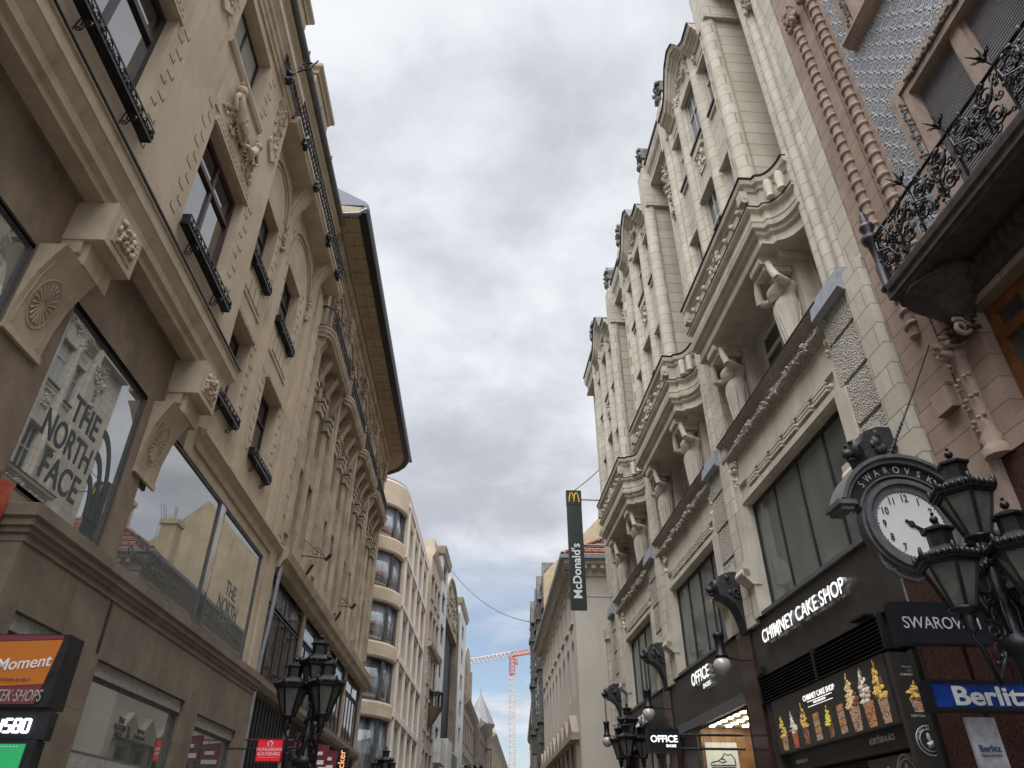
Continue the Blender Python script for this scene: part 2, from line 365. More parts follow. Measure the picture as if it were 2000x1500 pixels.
def quoin_marks(m, u, z0, z1, w, s, k=0, step=.29, mi=1):
    """incised joints of long and short plaster quoins beside an opening (s = -1 near side, 1 far side)"""
    z = z0; i = 0
    while z < z1:
        a, b = (0.02, .20) if i % 2 else (.12, .34)
        x0, x1 = sorted((u+s*a, u+s*b)); m.box(x0, x1, w, w+.004, z, z+.03, mi)
        x = u+s*(.20 if i % 2 else .34); m.box(x-.012, x+.012, w, w+.004, z+.022, z+step*.42, mi)
        z += step; i += 1

# ---------------------------------------------------------------- left: ochre plaster building over the travertine shop front
LA = thing('plaster_building', 'ochre plaster building with wine red windows, relief panel and travertine shop front', 'building', FL.P(6, 0, 0))
m = MB(FL); m.box(-7, 19.75, -9, -1.2, 0, 21.3); m.box(-7, 19.75, -1.2, -.75, 10.4, 21.3); m.build('core_wall', m_ochre, LA)
WM = -.35                                              # main wall plane
shop = [(-3.6, 0.4, 5.45, 8.1), (1.0, 3.1, 5.45, 8.1), (4.3, 7.0, 5.35, 8.15), (8.1, 10.72, 5.35, 8.15), (11.3, 18.7, 5.35, 8.1)]
glz = shop[:4]+[(11.3, 15.12, 5.35, 8.1), (15.42, 18.7, 5.35, 8.1)]
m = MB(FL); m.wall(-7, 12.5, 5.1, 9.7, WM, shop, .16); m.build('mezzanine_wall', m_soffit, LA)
low = [(13.1, 14.5, 9.85, 12.0), (16.0, 17.5, 9.85, 12.0)]; up = [(13.05, 14.5, 13.85, 15.9), (15.8, 17.3, 13.85, 15.9)]
top = [(13.4, 14.9, 18.3, 20.4), (16.2, 17.7, 18.3, 20.4)]
m = MB(FL); m.wall(12.5, 19.75, 5.1, 21.2, WM, shop+low+up+top, .38)
for h in low+up:
    for z0 in (h[2]-.1,):
        quoin_marks(m, h[0]-.04, z0, h[3]+.2, WM, -1); quoin_marks(m, h[1]+.04, z0, h[3]+.2, WM, 1)
# panels between the storeys and thin plaster bands
for a, b in ((13.0, 14.6), (15.7, 17.5)):
    m.box(a, b, WM, WM+.03, 12.75, 13.45); m.box(a+.14, b-.14, WM+.03, WM+.05, 12.88, 13.32)
    for q in range(4): m.box(a+.14+q*.35, a+.16+q*.35, WM+.05, WM+.056, 12.88, 13.32, 1)
m.box(14.95, 15.35, WM, WM+.10, 8.75, 16.6); m.box(18.15, 18.6, WM, WM+.10, 8.75, 16.6); m.box(12.55, 12.75, WM, WM+.05, 8.75, 16.6)
m.box(19.1, 19.75, WM, WM+.06, 5.2, 17.6)
m.build('main_wall', [m_ochre, m_joint], LA)
for h in low: 
    m = MB(FL); m.box(h[0]-.08, h[1]+.08, WM, WM+.07, h[3]+.02, h[3]+.16)
    for q in range(14): m.box(h[0]-.06+q*.11, h[0]-.0+q*.11, WM+.07, WM+.10, h[3]+.03, h[3]+.15)
    m.build('lintel', m_ochre2, LA)
for i, h in enumerate(low+up):
    window(FL, LA, h[0], h[1], h[2], h[3], WM-.28, m_dkwood if i != 0 else m_wine, m_stone_g if i % 2 else m_gcurt, (.5,), (.66,), .09)
    flower_box(FL, LA, h[0]-.1, h[1]+.1, h[2]-.18, WM+.16)
for h in top: window(FL, LA, h[0], h[1], h[2], h[3], WM-.28, m_dkwood, m_stone_g)
# lower string course over the last two shop windows
m = MB(FL); m.sweep([(12.9, WM), (19.75, WM)], [(0, 8.35), (.05, 8.35), (.07, 8.5), (.16, 8.62), (.2, 8.66), (.2, 8.74), (0, 8.8)]); m.build('string_course', m_ochre2, LA)

# the projecting bay
BE = 12.5
bw = [(0.9, 3.05, 11.0, 13.65), (5.05, 7.2, 11.0, 13.65), (9.25, 11.4, 11.0, 13.65)]; bu = [(0.7, 2.6, 16.0, 17.75), (4.75, 6.65, 16.0, 17.75), (8.85, 10.75, 16.0, 17.75)]
m = MB(FL); m.wall(-7, BE, 9.6, 19.0, 0, bw+bu, .34)
m.add([(BE, 0, 9.6), (BE, WM-.4, 9.6), (BE, WM-.4, 21), (BE, 0, 19.0)], [(0, 1, 2, 3)])
for h in bw+bu:
    a = .1 if h in bw else 0
    quoin_marks(m, h[0]-.1, h[2]-.15, h[3]+.1, 0, -1); quoin_marks(m, h[1]+.1, h[2]-.15, h[3]+.1, 0, 1)
for c in (4.05, 8.2): m.box(c-.42, c-.40, 0, .012, 10.4, 17.9); m.box(c+.40, c+.42, 0, .012, 10.4, 17.9)
m.build('bay_wall', [m_ochre, m_joint], LA)
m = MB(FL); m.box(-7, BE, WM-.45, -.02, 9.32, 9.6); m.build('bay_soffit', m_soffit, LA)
m = MB(FL); m.sweep([(-7, 0), (BE+.02, 0), (BE+.02, WM)], [(-.25, 9.3), (.02, 9.3), (.03, 9.42), (.10, 9.46), (.11, 9.6), (.2, 9.78), (.22, 9.8), (.22, 10.02), (.25, 10.03), (.25, 10.07), (0, 10.16), (-.25, 10.16)]); m.build('bay_cornice', m_ochre2, LA)
m = MB(FL); m.sweep([(-7, 0), (BE+.02, 0), (BE+.02, WM)], [(.0, 10.165), (.255, 10.075), (.275, 10.08), (.275, 10.115), (.0, 10.2)]); m.build('lead_edge', m_dk, LA)
for h in bw:
    window(FL, LA, h[0], h[1], h[2], h[3], -.2, m_wine if h[0] > 8 else m_dkwood, m_stone_g, (.5,), (.70,), .11, .09, label='dark wine red window with a bright sky reflection' if h[0] > 8 else None)
    flower_box(FL, LA, h[0]-.05, h[1]+.28, h[2]-.2, .2)
    m = MB(FL); m.box(h[0]-.04, h[1]+.1, 0, .05, 13.68, 13.76); m.box(h[0]-.04, h[1]+.1, 0, .025, 13.76, 13.9)
    for q in range(17): m.box(h[0]+q*.13, h[0]+.08+q*.13, .025, .055, 13.78, 13.88)
    m.build('lintel', m_ochre2, LA)
for h in bu:
    window(FL, LA, h[0], h[1], h[2], h[3], -.3, m_dkwood, m_gblind if h[0] > 8 else m_stone_g, (.5,), (.45,), .08)
    m = MB(FL); m.sweep([(h[0]-.12, 0), (h[1]+.3, 0)], [(0, 15.58), (.06, 15.6), (.1, 15.7), (.1, 15.78), (0, 15.82)]); m.build('sill', m_ochre2, LA)
# relief panels of reclining figures between the storeys
for k, c in enumerate((1.9, 6.05, 10.25)):
    m = MB(FL); m.box(c-1.2, c+1.15, 0, .03, 13.95, 14.06); m.box(c-1.2, c+1.15, 0, .02, 14.06, 15.45)
    q = random.Random(20+k)
    def fig(u, z, s, flip):
        m.blob((u, .14, z+.46*s), (.12*s, .11, .14*s), 0, 9, 6, .05)                      # head
        for a in range(9): m.blob((u+flip*.05+q.uniform(-.12, .12)*s, .12, z+.52*s+q.uniform(-.05, .1)*s), .055*s, 0, 6, 4, .2)
        m.tube([(u, .10, z+.34*s), (u+flip*.10, .14, z+.1*s), (u+flip*.32*s, .12, z-.16*s)], .115*s, 7, r1=.13*s)
        m.tube([(u+flip*.28*s, .08, z-.16*s), (u+flip*.5*s, .12, z-.06*s), (u+flip*.66*s, .11, z-.02*s), (u+flip*.78*s, .08, z-.18*s), (u+flip*.88*s, .06, z-.36*s)], .10*s, 7, r1=.045*s)
        for a in range(16): m.tube([(u+flip*q.uniform(.0, .6)*s, .12, z+q.uniform(-.3, .1)*s), (u+flip*q.uniform(.2, .9)*s, .10, z-q.uniform(.25, .5)*s)], .022*s, 4)
        m.tube([(u+flip*.25*s, .12, z-.2*s), (u+flip*.55*s, .16, z-.22*s), (u+flip*.80*s, .1, z-.42*s)], .085*s, 7, r1=.04*s)
        m.tube([(u-flip*.06, .12, z+.26*s), (u-flip*.22*s, .16, z+.0*s), (u-flip*.05*s, .16, z-.22*s)], .065*s, 6, r1=.045*s)
    fig(c-.62, 14.72, 1.0, 1); fig(c+.72, 14.66, .86, -1)
    m.carve(c-1.0, c+1.0, 14.1, 14.65, .02, 90, .065, .05, 0, 31+k); m.carve(c-.5, c+.4, 14.6, 15.15, .02, 24, .08, .05, 0, 51+k)
    m.build('relief_panel', m_ochre2, LA)
for c in (8.15, 11.95):
    m = MB(FL); m.box(c-.2, c+.26, 0, .03, 16.0, 18.05); m.carve(c-.22, c+.28, 16.2, 18.1, .0, 80, .085, .06, 0, int(c*10)); m.prism([(c-.35, 16.1), (c, 15.75), (c+.35, 16.1)], 'w', 0, .07)
    m.build('carved_ornament', m_ochre2, LA)
m = MB(FL); m.sweep([(-7, 0), (BE, 0)], [(0, 18.05), (.05, 18.05), (.05, 18.2), (.1, 18.24), (.1, 18.4), (.16, 18.45), (.16, 18.6), (.24, 18.72), (.28, 18.76), (.28, 18.95), (0, 19.05)]); m.build('bay_top_band', m_ochre2, LA)
# console blocks under the bay with carved fronts, curved brackets and rosettes
for k, c in enumerate((-.1, 3.8, 7.75, 11.68)):
    m = MB(FL); m.box(c-.42, c+.42, WM, .22, 8.6, 9.31); m.box(c-.3, c+.3, .22, .235, 8.72, 9.2)
    m.carve(c-.24, c+.24, 8.8, 9.15, .235, 46, .06, .045, 0, 70+k)
    m.box(c-.33, c+.33, WM, .02, 8.22, 8.6); m.box(c-.4, c+.4, WM, -.06, 8.38, 8.6)
    m.prism([(WM, 6.95), (WM+.02, 6.95), (WM+.05, 7.35), (WM+.13, 7.75), (-.1, 8.03), (.0, 8.22), (WM, 8.22)], 'u', c-.72, c+.1); c0 = c; c = c-.33
    def on(z): 
        pts = [(6.95, WM+.02), (7.35, WM+.05), (7.75, WM+.13), (8.03, -.1)]
        for (a, b), (d, e) in zip(pts, pts[1:]):
            if a <= z <= d: return b+(e-b)*(z-a)/(d-a)
        return -.1
    for i in range(20):                                  # rosette petals
        a = 2*math.pi*i/20; x, z = math.cos(a), math.sin(a)
        m.tube([(c+.05*x, on(7.52+.07*z)+.004, 7.52+.07*z), (c+.19*x, on(7.52+.29*z)+.008, 7.52+.29*z)], .012, 5, r1=.022)
    ring = [(c+.23*math.cos(a*.2094), on(7.52+.36*math.sin(a*.2094))+.002, 7.52+.36*math.sin(a*.2094)) for a in range(31)]
    m.tube(ring, .012, 5)
    for e in (-.30, .30): m.tube([(c+e, on(z)+.003, z) for z in (7.02, 7.35, 7.75, 8.0)], .012, 4)
    m.box(c-.40, c+.44, WM, WM+.05, 6.86, 6.95)
    m.build('console', m_ochre2, LA)
# shop windows of the mezzanine with film on the glass
sw = []
m = MB(FL); m.box(15.12, 15.42, WM-.2, WM-.02, 5.35, 8.1); m.build('dark_mullion_panel', m_gcool, LA)
for k, h in enumerate(glz):
    sw.append(window(FL, LA, h[0]+.0, h[1]-.0, h[2], h[3], WM-.03, m_gray, m_gfilm, () , (), .06, .06, 'show_window'))
# top storey balcony slab, consoles, rail
SZ = 18.0
m = MB(FL); m.box(BE+.01, 19.75, WM, .16, SZ, SZ+.12); m.sweep([(BE+.01, .16), (19.75, .16), (19.75, WM)], [(-.02, SZ+.12), (.0, SZ), (.05, SZ+.02), (.06, SZ+.1), (.12, SZ+.16), (.12, SZ+.24), (-.02, SZ+.26)])
m.build('top_balcony_slab', m_ochre2, LA)
for c in (15.15, 18.4):
    pr = [(WM, 16.5)]+[(WM+.5*(1-math.cos(a)), 16.6+1.4*math.sin(a)) for a in [R(x) for x in range(0, 91, 10)]]+[(WM, SZ)]
    m = MB(FL); m.prism(pr, 'u', c-.3, c+.3, sm=False); m.prism([(a+.03, b) for a, b in pr[1:-1]]+[(WM, SZ), (WM, 16.6)], 'u', c-.17, c+.17)
    m.carve(c-.3, c+.3, 15.6, 16.55, WM+.02, 50, .08, .07, 0, int(c)); m.build('balcony_console', m_ochre2, LA)
for a, b in ((12.75, 14.85), (15.45, 18.1)):
    c = (a+b)/2; r = (b-a)/2; m = MB(FL)
    arc = [(c+r*math.cos(R(x)), WM+.05, 16.35+1.2*math.sin(R(x))) for x in range(0, 181, 10)]
    m.tube(arc, .04, 5); arc2 = [(c+(r-.18)*math.cos(R(x)), WM+.02, 16.35+1.03*math.sin(R(x))) for x in range(0, 181, 10)]; m.tube(arc2, .025, 5)
    m.build('arch_moulding', m_ochre2, LA)
m = MB(FL); z = SZ+.3; w = .2
m.box(10.9, 19.7, w-.02, w+.02, z+.85, z+.9); m.box(10.9, 19.7, w-.015, w+.015, z, z+.04)
n = 52
for i in range(n):
    c = 10.95+i*8.7/n; m.box(c-.008, c+.008, w-.008, w+.008, z, z+.88)
    m.scroll((c+.085, w, z+.30), .1, 1.5, i, .022, 'u', 1 if i % 2 else -1, 3, step=7); m.scroll((c+.085, w, z+.62), .1, 1.5, i+2, .022, 'u', -1 if i % 2 else 1, 3, step=7)
m.build('top_railing', m_iron, LA)
for c in (11.3, 13.3, 14.9, 17.0, 18.7):
    m = MB(FL); m.carve(c-.14, c+.14, SZ-.1, SZ+.3, .26, 16, .09, .09, 0, int(c*7)); m.build('iron_bracket', m_iron, LA)
m = MB(FL); m.scroll((11.6, .5, SZ+1.1), .22, 1.3, 1, .03, 'w', 1, 4); m.tube([(11.6, .2, SZ+.8), (11.6, .6, SZ+1.1), (11.6, .75, SZ+1.4)], .03, 4); m.build('rail_finial', m_iron, LA)
m = MB(FL); m.sweep([(-7, WM), (19.6, WM)], [(0, 20.6), (.06, 20.62), (.12, 20.8), (.22, 20.9), (.24, 21.05), (0, 21.1)]); m.build('roof_cornice', m_bsoff, LA)
m = MB(FL); m.tube([(-7, -.05, 21.12), (19.4, -.05, 21.12)], .12, 8); 
for q in range(9): m.box(3+q*1.9, 3.04+q*1.9, -.2, .09, 20.98, 21.26)
m.prism([(WM, 21.2), (-.1, 21.14), (-4, 24.6), (-9, 24.6), (-9, 21.2)], 'u', -7, 19.6, 1); m.build('gutter_roof', [m_gray, m_lead], LA)
for a, b in ((1.5, 3.7), (5.8, 8.0), (10.0, 12.2), (13.6, 15.75)):
    m = MB(FL); m.box(a+.12, b-.12, -1.6, -.05, 21.2, 22.2); m.sweep([(a+.12, -1.6), (a+.12, -.05), (b-.12, -.05), (b-.12, -1.6)], [(0, 21.95), (.05, 21.95), (.07, 22.08), (.16, 22.16), (.17, 22.28), (-.2, 22.36)])
    m.build('dormer', m_bsoff, LA)
# travertine shop front
d0, d1, d2 = (8.75, 10.3, 0, 3.98), (11.0, 14.65, 0, 3.9), (15.4, 18.05, 0, 3.8)
m = MB(FL); m.wall(8.41, 18.85, 0, 4.84, 0, (d0, d1, d2), .22); m.add([(8.41, 0, 0), (8.41, -1.1, 0), (8.41, -1.1, 4.84), (8.41, 0, 4.84)], [(0, 1, 2, 3)])
m.add([(18.85, 0, 0), (18.85, -1.1, 0), (18.85, -1.1, 4.84), (18.85, 0, 4.84)], [(0, 1, 2, 3)]); m.box(18.85, 19.7, -.9, -.28, 0, 5.0); m.build('travertine_cladding', m_trav, LA)
m = MB(FL); m.sweep([(8.42, -1.1), (8.42, 0), (18.86, 0), (18.86, -.4)], [(0, 4.7), (.02, 4.7), (.02, 4.78), (.05, 4.8), (.05, 4.86), (.09, 4.88), (.09, 4.96), (.13, 4.99), (.13, 5.14), (.0, 5.2), (-.5, 5.24), (-.5, 4.7)]); m.build('shop_ledge', m_trav, LA)
m = MB(FL); m.box(10.86, 10.93, .002, .012, 3.96, 4.7); m.build('downpipe_groove', m_dk, LA)
for i, h in enumerate((d0, d1, d2)):
    m = MB(FL); m.box(h[0]+.02, h[1]-.02, -.2, -.06, h[3]-.2, h[3]-.01); m.build('lintel_panel', m_lint, LA)
    window(FL, LA, h[0]+.02, h[1]-.02, h[3]-1.2 if i < 2 else .9, h[3]-.2, -.1, m_gray, m_gfilm, (), (), .05, .06, 'transom_window')
    if i < 2:
        m = MB(FL); m.box(h[0]+.02, h[1]-.02, -.16, -.03, h[3]-1.42, h[3]-1.2); m.build('door_head', m_lint, LA)
        window(FL, LA, h[0]+.02, h[1]-.02, .05, h[3]-1.42, -.12, m_dk, m_stone_g, (.33, .66), (), .07, .06, 'shop_door')
    else:
        m = MB(FL); m.box(h[0], h[1], -.2, -.02, 0, .9); m.build('stall_riser', m_trav, LA)
# recessed neighbouring shop front nearer the viewer
m = MB(FL); m.wall(-7, 8.41, 0, 5.4, -1.05, [(-6, -1, .3, 4.2), (0, 3.4, .3, 4.2), (3.8, 7.9, .3, 4.2)], .1); m.box(-7, 8.41, -1.05, WM, 5.36, 5.44); m.build('near_shop_wall', m_trav, LA)
for a, b in ((-6, -1), (0, 3.4), (3.8, 7.9)): window(FL, LA, a, b, .3, 4.2, -1.08, m_gray, m_stone_g, (.33, .66), (.75,), .06, .05, 'shop_window')
# lettering on the film
def film(body, u, z, size, k, xs=1., bold=.015):
    return text('lettering', body, FL.P(u, WM-.058, z), FL.right, UP, size, m_letg, sw[k], .004, bold, xs)
for i, (s, z, c, wd) in enumerate((('THE', 6.75, 9.38, .78), ('NORTH', 6.25, 9.18, 1.3), ('FACE', 5.75, 9.28, 1.0))): text('lettering', s, FL.P(c, WM-.058, z), FL.right, UP, .40, m_letg, sw[3], .004, .02, width=wd)
m = MB(FL)
for i, r in enumerate((.28, .46, .64)): m.prism([(9.93+r*math.cos(R(a)), 5.72+2.1*r*math.sin(R(a))) for a in range(0, 91, 6)]+[(9.93+(r-.11)*math.cos(R(a)), 5.72+(2.1*r-.13)*math.sin(R(a))) for a in range(90, -1, -6)], 'w', WM-.058, WM-.054)
m.build('emblem', m_letg, sw[3])
for s, z in (('The North Face', 5.95), ('Opening Soon 2025', 5.72)): text('lettering', s, FL.P(12.6, WM-.058, z), FL.right, UP, .16, m_faint, sw[4], .004, .015)
for i, (s, z) in enumerate((('THE', 6.5), ('NORTH', 6.1), ('FACE', 5.7))): text('lettering', s, FL.P(17.0, WM-.058, z), FL.right, UP, .34, m_faint, sw[5], .004, .02, .9)
tr = [o for o in LA.children if o.name.startswith('transom_window')]
for i, s in enumerate(('THE', 'NORTH', 'FACE')): text('lettering', s, FL.P(12.55, -.125, 3.05-.0+.2-.10*i), FL.right, UP, .085, m_letg, tr[1], .004, .03)
m = MB(FL); m.prism([(12.85+.12*math.cos(R(a)), 3.02+.22*math.sin(R(a))) for a in range(0, 91, 10)]+[(12.85, 3.02)], 'w', -.128, -.124); m.build('emblem', m_letg, tr[1])
for i, s in enumerate(('Nyitás', 'hamarosan', 'Opening soon')): text('lettering', s, FL.P(13.35, -.125, 3.2-.09*i), FL.right, UP, .07, m_letg, tr[1], .004, .02)
dr = [o for o in LA.children if o.name.startswith('shop_door')]
for i, s in enumerate(('THE', 'NORTH', 'FACE')): text('lettering', s, FL.P(11.55, -.14, 2.16-.2*i), FL.right, UP, .17, m_pale, dr[1], .004, .03, .9)
text('lettering', 'Opening', FL.P(12.75, -.14, 2.05), FL.right, UP, .16, m_pale, dr[1], .004, .01); text('lettering', 'on 9 April 2025', FL.P(12.85, -.14, 1.82), FL.right, UP, .15, m_pale, dr[1], .004, .01)

# ---------------------------------------------------------------- left: ornate limestone building under the deep eaves
LB = thing('limestone_building', 'long weathered limestone building with carved balconies under deep coffered eaves', 'building', FL.P(29, -.45, 0))
WB = -.45; U0, U1 = 19.8, 38.6
end = [(38.6+1.4*math.sin(R(a)), WB-1.4+1.4*math.cos(R(a))) for a in range(0, 91, 15)]       # rounded far corner
path = [(U0, WB)]+[(u, w) for u, w in end]+[(40.0, -9)]
m = MB(FL); m.prism([(U0, -9)]+[(u, w-.5 if i == 0 else w) for i, (u, w) in enumerate([(U0, WB), (37.2, WB-.5)])]+[(38.6, WB-.0)]+end[1:]+[(40.0, -9)], 'z', 8.2, 21.2)
m.box(U0, 37.5, -9, WB-1.2, 0, 8.2); m.build('core_wall', m_bstone, LB)
bays = [21.75, 26.2, 30.7, 35.1]
holes = []
for c in bays:
    for du in (-.75, .75):
        holes += [(c+du-.45, c+du+.45, 9.7, 11.9), (c+du-.45, c+du+.45, 13.0, 15.3), (c+du-.5, c+du+.5, 17.3, 19.4)]
m = MB(FL); m.wall(U0, 38.6, 8.2, 21.2, WB, holes, .4)
for c in bays:
    for z in [9.0+.62*i for i in range(13)]:
        for s in (-1, 1): m.box(c+s*1.95-.28, c+s*1.95+.28, WB+.16, WB+.166, z, z+.03, 1); m.box(c+s*1.3-.06, c+s*1.3+.08, WB, WB+.006, z+.2, z+.23, 1)
m.build('front_wall', [m_bstone, m_joint], LB)
for h in holes: window(FL, LB, h[0], h[1], h[2], h[3], WB-.3, m_dkwood, m_stone_g, (), (.6,), .06, .05)
# giant pilasters between the bays, fluted half columns beside the windows
for i, c in enumerate([19.98]+[(a+b)/2 for a, b in zip(bays, bays[1:])]+[37.2]):
    m = MB(FL); m.box(c-.2 if i == 0 else c-.34, c+.34, WB, WB+.2, 8.9, 20.0); m.box(c-.18, c+.18, WB+.2, WB+.27, 9.2, 19.6)
    m.carve(c-.3, c+.3, 19.0, 19.9, WB+.24, 34, .09, .1, 0, i+3); m.box(c-.38, c+.38, WB, WB+.34, 19.9, 20.05); m.build('pilaster', m_bstone, LB)
for i, c in enumerate(bays):
    for du in (-1.42, 0, 1.42):
        m = MB(FL); m.box(c+du-.25, c+du+.25, WB, WB+.04, 8.95, 19.3)
        for e in (-.12, .12): m.lathe(c+du+e, WB+.02, [(.12, 9.0), (.11, 14.1), (.11, 14.2)], 8)
        m.box(c+du-.3, c+du+.3, WB, WB+.2, 14.25, 14.45); m.box(c+du-.24, c+du+.24, WB, WB+.24, 14.5, 14.62); m.box(c+du-.27, c+du+.27, WB, WB+.28, 14.68, 14.8)
        m.lathe(c+du, WB+.02, [(.14, 17.0), (.12, 17.1), (.12, 18.9), (.2, 19.1)], 8); m.carve(c+du-.2, c+du+.2, 18.9, 19.3, WB+.1, 18, .07, .08, 0, i*5+7); m.build('half_column', m_bstone, LB)
    m = MB(FL)                                            # carved balcony: slab, consoles, putti lumps, solid curved end
    pa = [(c-2.05, WB), (c-2.05, WB+.35), (c-1.9, WB+.52), (c-1.7, WB+.58), (c+1.7, WB+.58), (c+1.9, WB+.52), (c+2.05, WB+.35), (c+2.05, WB)]
    m.prism(pa, 'z', 16.2, 16.3); m.sweep(pa, [(-.1, 16.3), (.02, 16.3), (.06, 16.36), (.06, 16.42), (.1, 16.5), (.1, 16.56), (-.1, 16.58)])
    for du in (-1.75, -.6, .6, 1.75):
        m.prism([(WB, 15.0), (WB+.12, 15.1), (WB+.16, 15.5), (WB+.3, 15.8), (WB+.40, 16.0), (WB+.40, 16.2), (WB, 16.2)], 'u', c+du-.17, c+du+.17)
        m.carve(c+du-.2, c+du+.2, 14.9, 15.9, WB+.05, 40, .06, .08, 0, int(c+du*10)+90)
        m.tube([(c+du-.17, WB+.38, 16.05), (c+du+.17, WB+.38, 16.05)], .06, 8); m.tube([(c+du-.17, WB+.18, 15.2), (c+du+.17, WB+.18, 15.2)], .07, 8)
    m.build('carved_balcony', m_bstone, LB)
    m = MB(FL); m.sweep([(u, w-.03) for u, w in pa], [(-.01, 17.42), (.03, 17.42), (.03, 17.48), (-.01, 17.48)]); m.sweep([(u, w-.03) for u, w in pa], [(-.006, 16.62), (.012, 16.62), (.012, 16.68), (-.006, 16.68)])
    for q in range(24):
        x = c-1.8+q*3.6/23; m.box(x-.012, x+.012, WB+.53, WB+.55, 16.6, 17.44); m.scroll((x+.07, WB+.55, 16.9), .075, 1.3, q, .026, 'u', 1, 3, step=6); m.scroll((x+.07, WB+.55, 17.2), .075, 1.3, q+2, .026, 'u', -1, 3, step=6)
    m.build('iron_railing', m_ironr, LB)
    m = MB(FL)
    for du in (-.75, .75):
        m.tube([(c+du+.62*math.cos(R(a)), WB+.04, 19.4+.62*math.sin(R(a))) for a in range(0, 181, 15)], .05, 5); m.blob((c+du, WB+.06, 20.05), (.10, .08, .16), 0, 7, 5, .1)
    m.carve(c-1.6, c+1.6, 20.1, 20.4, WB, 60, .06, .05, 0, i+40); m.build('window_arch', m_bstone, LB)
epath = [(U0-1.0, WB)]+[(u, w) for u, w in end]
m = MB(FL); m.sweep([(U0, WB)]+end, [(0, 20.5), (.06, 20.5), (.08, 20.62), (.16, 20.66), (.16, 20.9), (.26, 20.94), (.26, 21.2), (0, 21.2)])
for i in range(64): u = U0+.1+i*.29; m.box(u, u+.16, WB+.16, WB+.25, 20.68, 20.88)
m.build('dentil_frieze', m_bstone, LB)
m = MB(FL); m.sweep(epath, [(-.2, 21.2), (1.28, 21.25), (1.28, 21.32), (1.3, 21.45), (-.2, 21.6)])
for i in range(26):                                        # coffer ribs of the soffit
    u = U0-.7+i*.75; m.box(u, u+.1, WB+.32, WB+1.04, 21.17, 21.235)
m.box(U0-.9, 38.6, WB+.32, WB+.40, 21.16, 21.23); m.box(U0-.9, 38.6, WB+.74, WB+.80, 21.18, 21.232); m.build('eave_soffit', m_bsoff, LB)
m = MB(FL); m.sweep(epath, [(1.06, 21.19), (1.36, 21.19), (1.42, 21.32), (1.44, 21.5), (1.40, 21.56), (1.26, 21.56), (1.06, 21.24)]); m.tube([(U0-1.0, WB+1.38, 21.38), (U0-.95, WB+1.1, 21.2), (U0-.95, WB+.2, 21.12)], .07, 6, 1)
m.build('eave_gutter', [m_dk, m_lead], LB)
m = MB(FL); m.prism([(WB-.6, 21.6), (WB+1.42, 21.56), (WB+1.3, 21.75), (-3.5, 24.4), (-9, 24.4), (-9, 21.6)], 'u', U0-1, 40); m.build('roof', m_zinc, LB)
m = MB(FL); m.sweep([(U0, WB)]+end, [(0, 8.15), (.25, 8.2), (.3, 8.35), (.42, 8.45), (.46, 8.7), (0, 8.95)]); m.build('shop_cornice', m_bstone, LB)
m = MB(FL); m.sweep([(U0, WB-.05)]+[(u, w-.05) for u, w in end[:3]], [(0, 5.0), (.2, 5.05), (.26, 5.2), (.26, 5.35), (.1, 5.42), (0, 5.5)]); m.build('lower_ledge', m_trav, LB)
for i in range(4):
    a = 20.25+i*4.6; b = a+4.2
    window(FL, LB, a, b, 5.5, 7.35, WB-.05, m_dk, m_gbronze, (.2, .4, .6, .8), (), .06, .06, 'shop_window'); window(FL, LB, a, b, 7.42, 8.05, WB-.05, m_dk, m_gcool, (.5,), (), .06, .06, 'transom_window')
    m = MB(FL); m.box(b, b+.4 if i < 3 else 38.9, WB-.5, WB+.02, 0, 8.2); m.build('shop_pier', m_bstone, LB)
    m = MB(FL); m.box(a, b, WB-.5, WB-.06, 3.2, 5.0)
    for q in range(12): m.box(a+.05+q*.35, a+.09+q*.35, WB-.06, WB-.03, 3.25, 4.95)
    m.build('shop_fascia', m_dk, LB); window(FL, LB, a, b, .1, 3.15, WB-.15, m_dk, m_gbronze, (.25, .5, .75), (), .06, .06, 'shop_door')
m = MB(FL); m.box(U0, 20.2, WB-.5, WB+.0, 0, 8.2); m.tube([(20.02, WB+.12, 0), (20.02, WB+.12, 5.8), (19.95, WB+.2, 6.6), (19.95, WB+.25, 8.4)], .06, 6, 1); m.build('corner_pier', [m_bstone, m_lead], LB)
for k, (u, z) in enumerate(((22.9, 9.6), (28.6, 9.6))):
    m = MB(FL); m.tube([(u, WB, z), (u, WB+.85, z-.1)], .018, 4); m.tube([(u, WB, z+.55), (u, WB+.85, z-.1)], .012, 4); m.scroll((u, WB+.45, z+.12), .18, 1.2, 0, .012, 'w'); m.tube([(u, WB+.8, z-.16), (u, WB+.95, z+.04)], .06, 6); m.tube([(u+.3, WB+.1, z-.7), (u+.3, WB+.35, z-.2)], .05, 6)
    m.build('bracket_lamp', m_dk, label='wall spotlight on a thin iron arm, '+('nearer' if k == 0 else 'farther')+' of two on the limestone building', cat='wall lamp', group='spotlights on the limestone building')
# ---------------------------------------------------------------- left, farther up the street
FC = Frame(-.3, -6.8, 'L'); FD = Frame(1.0, -8.1, 'L'); FG = Frame(1.5, -8.6, 'L')
m_cstone = stone('pale_modern_stone', (.62, .52, .385), (.57, .475, .35), bump=.1, streak=.12, brick=(1.6, .62, .006), F=FC, mortar=.75)
m_crib = plain('white_slab_edge', (.66, .64, .60), .6, var=.06)
m_fardark = stone('dark_slate_cladding', (.022, .023, .025), (.014, .014, .015), rough=.6, bump=.3, brick=(.5, .5, .02), F=FD, streak=.1)
m_farwhite = stone('white_marble_panels', (.62, .61, .58), (.5, .49, .46), rough=.5, bump=.2, brick=(1.2, .9, .01), F=FD)
m_farst = stone('grey_beige_stone', (.34, .29, .225), (.26, .22, .17), bump=.4, F=FD, streak=.6)
m_farst2 = stone('old_brown_stone', (.25, .21, .165), (.17, .145, .12), bump=.4, F=FD, streak=.6)
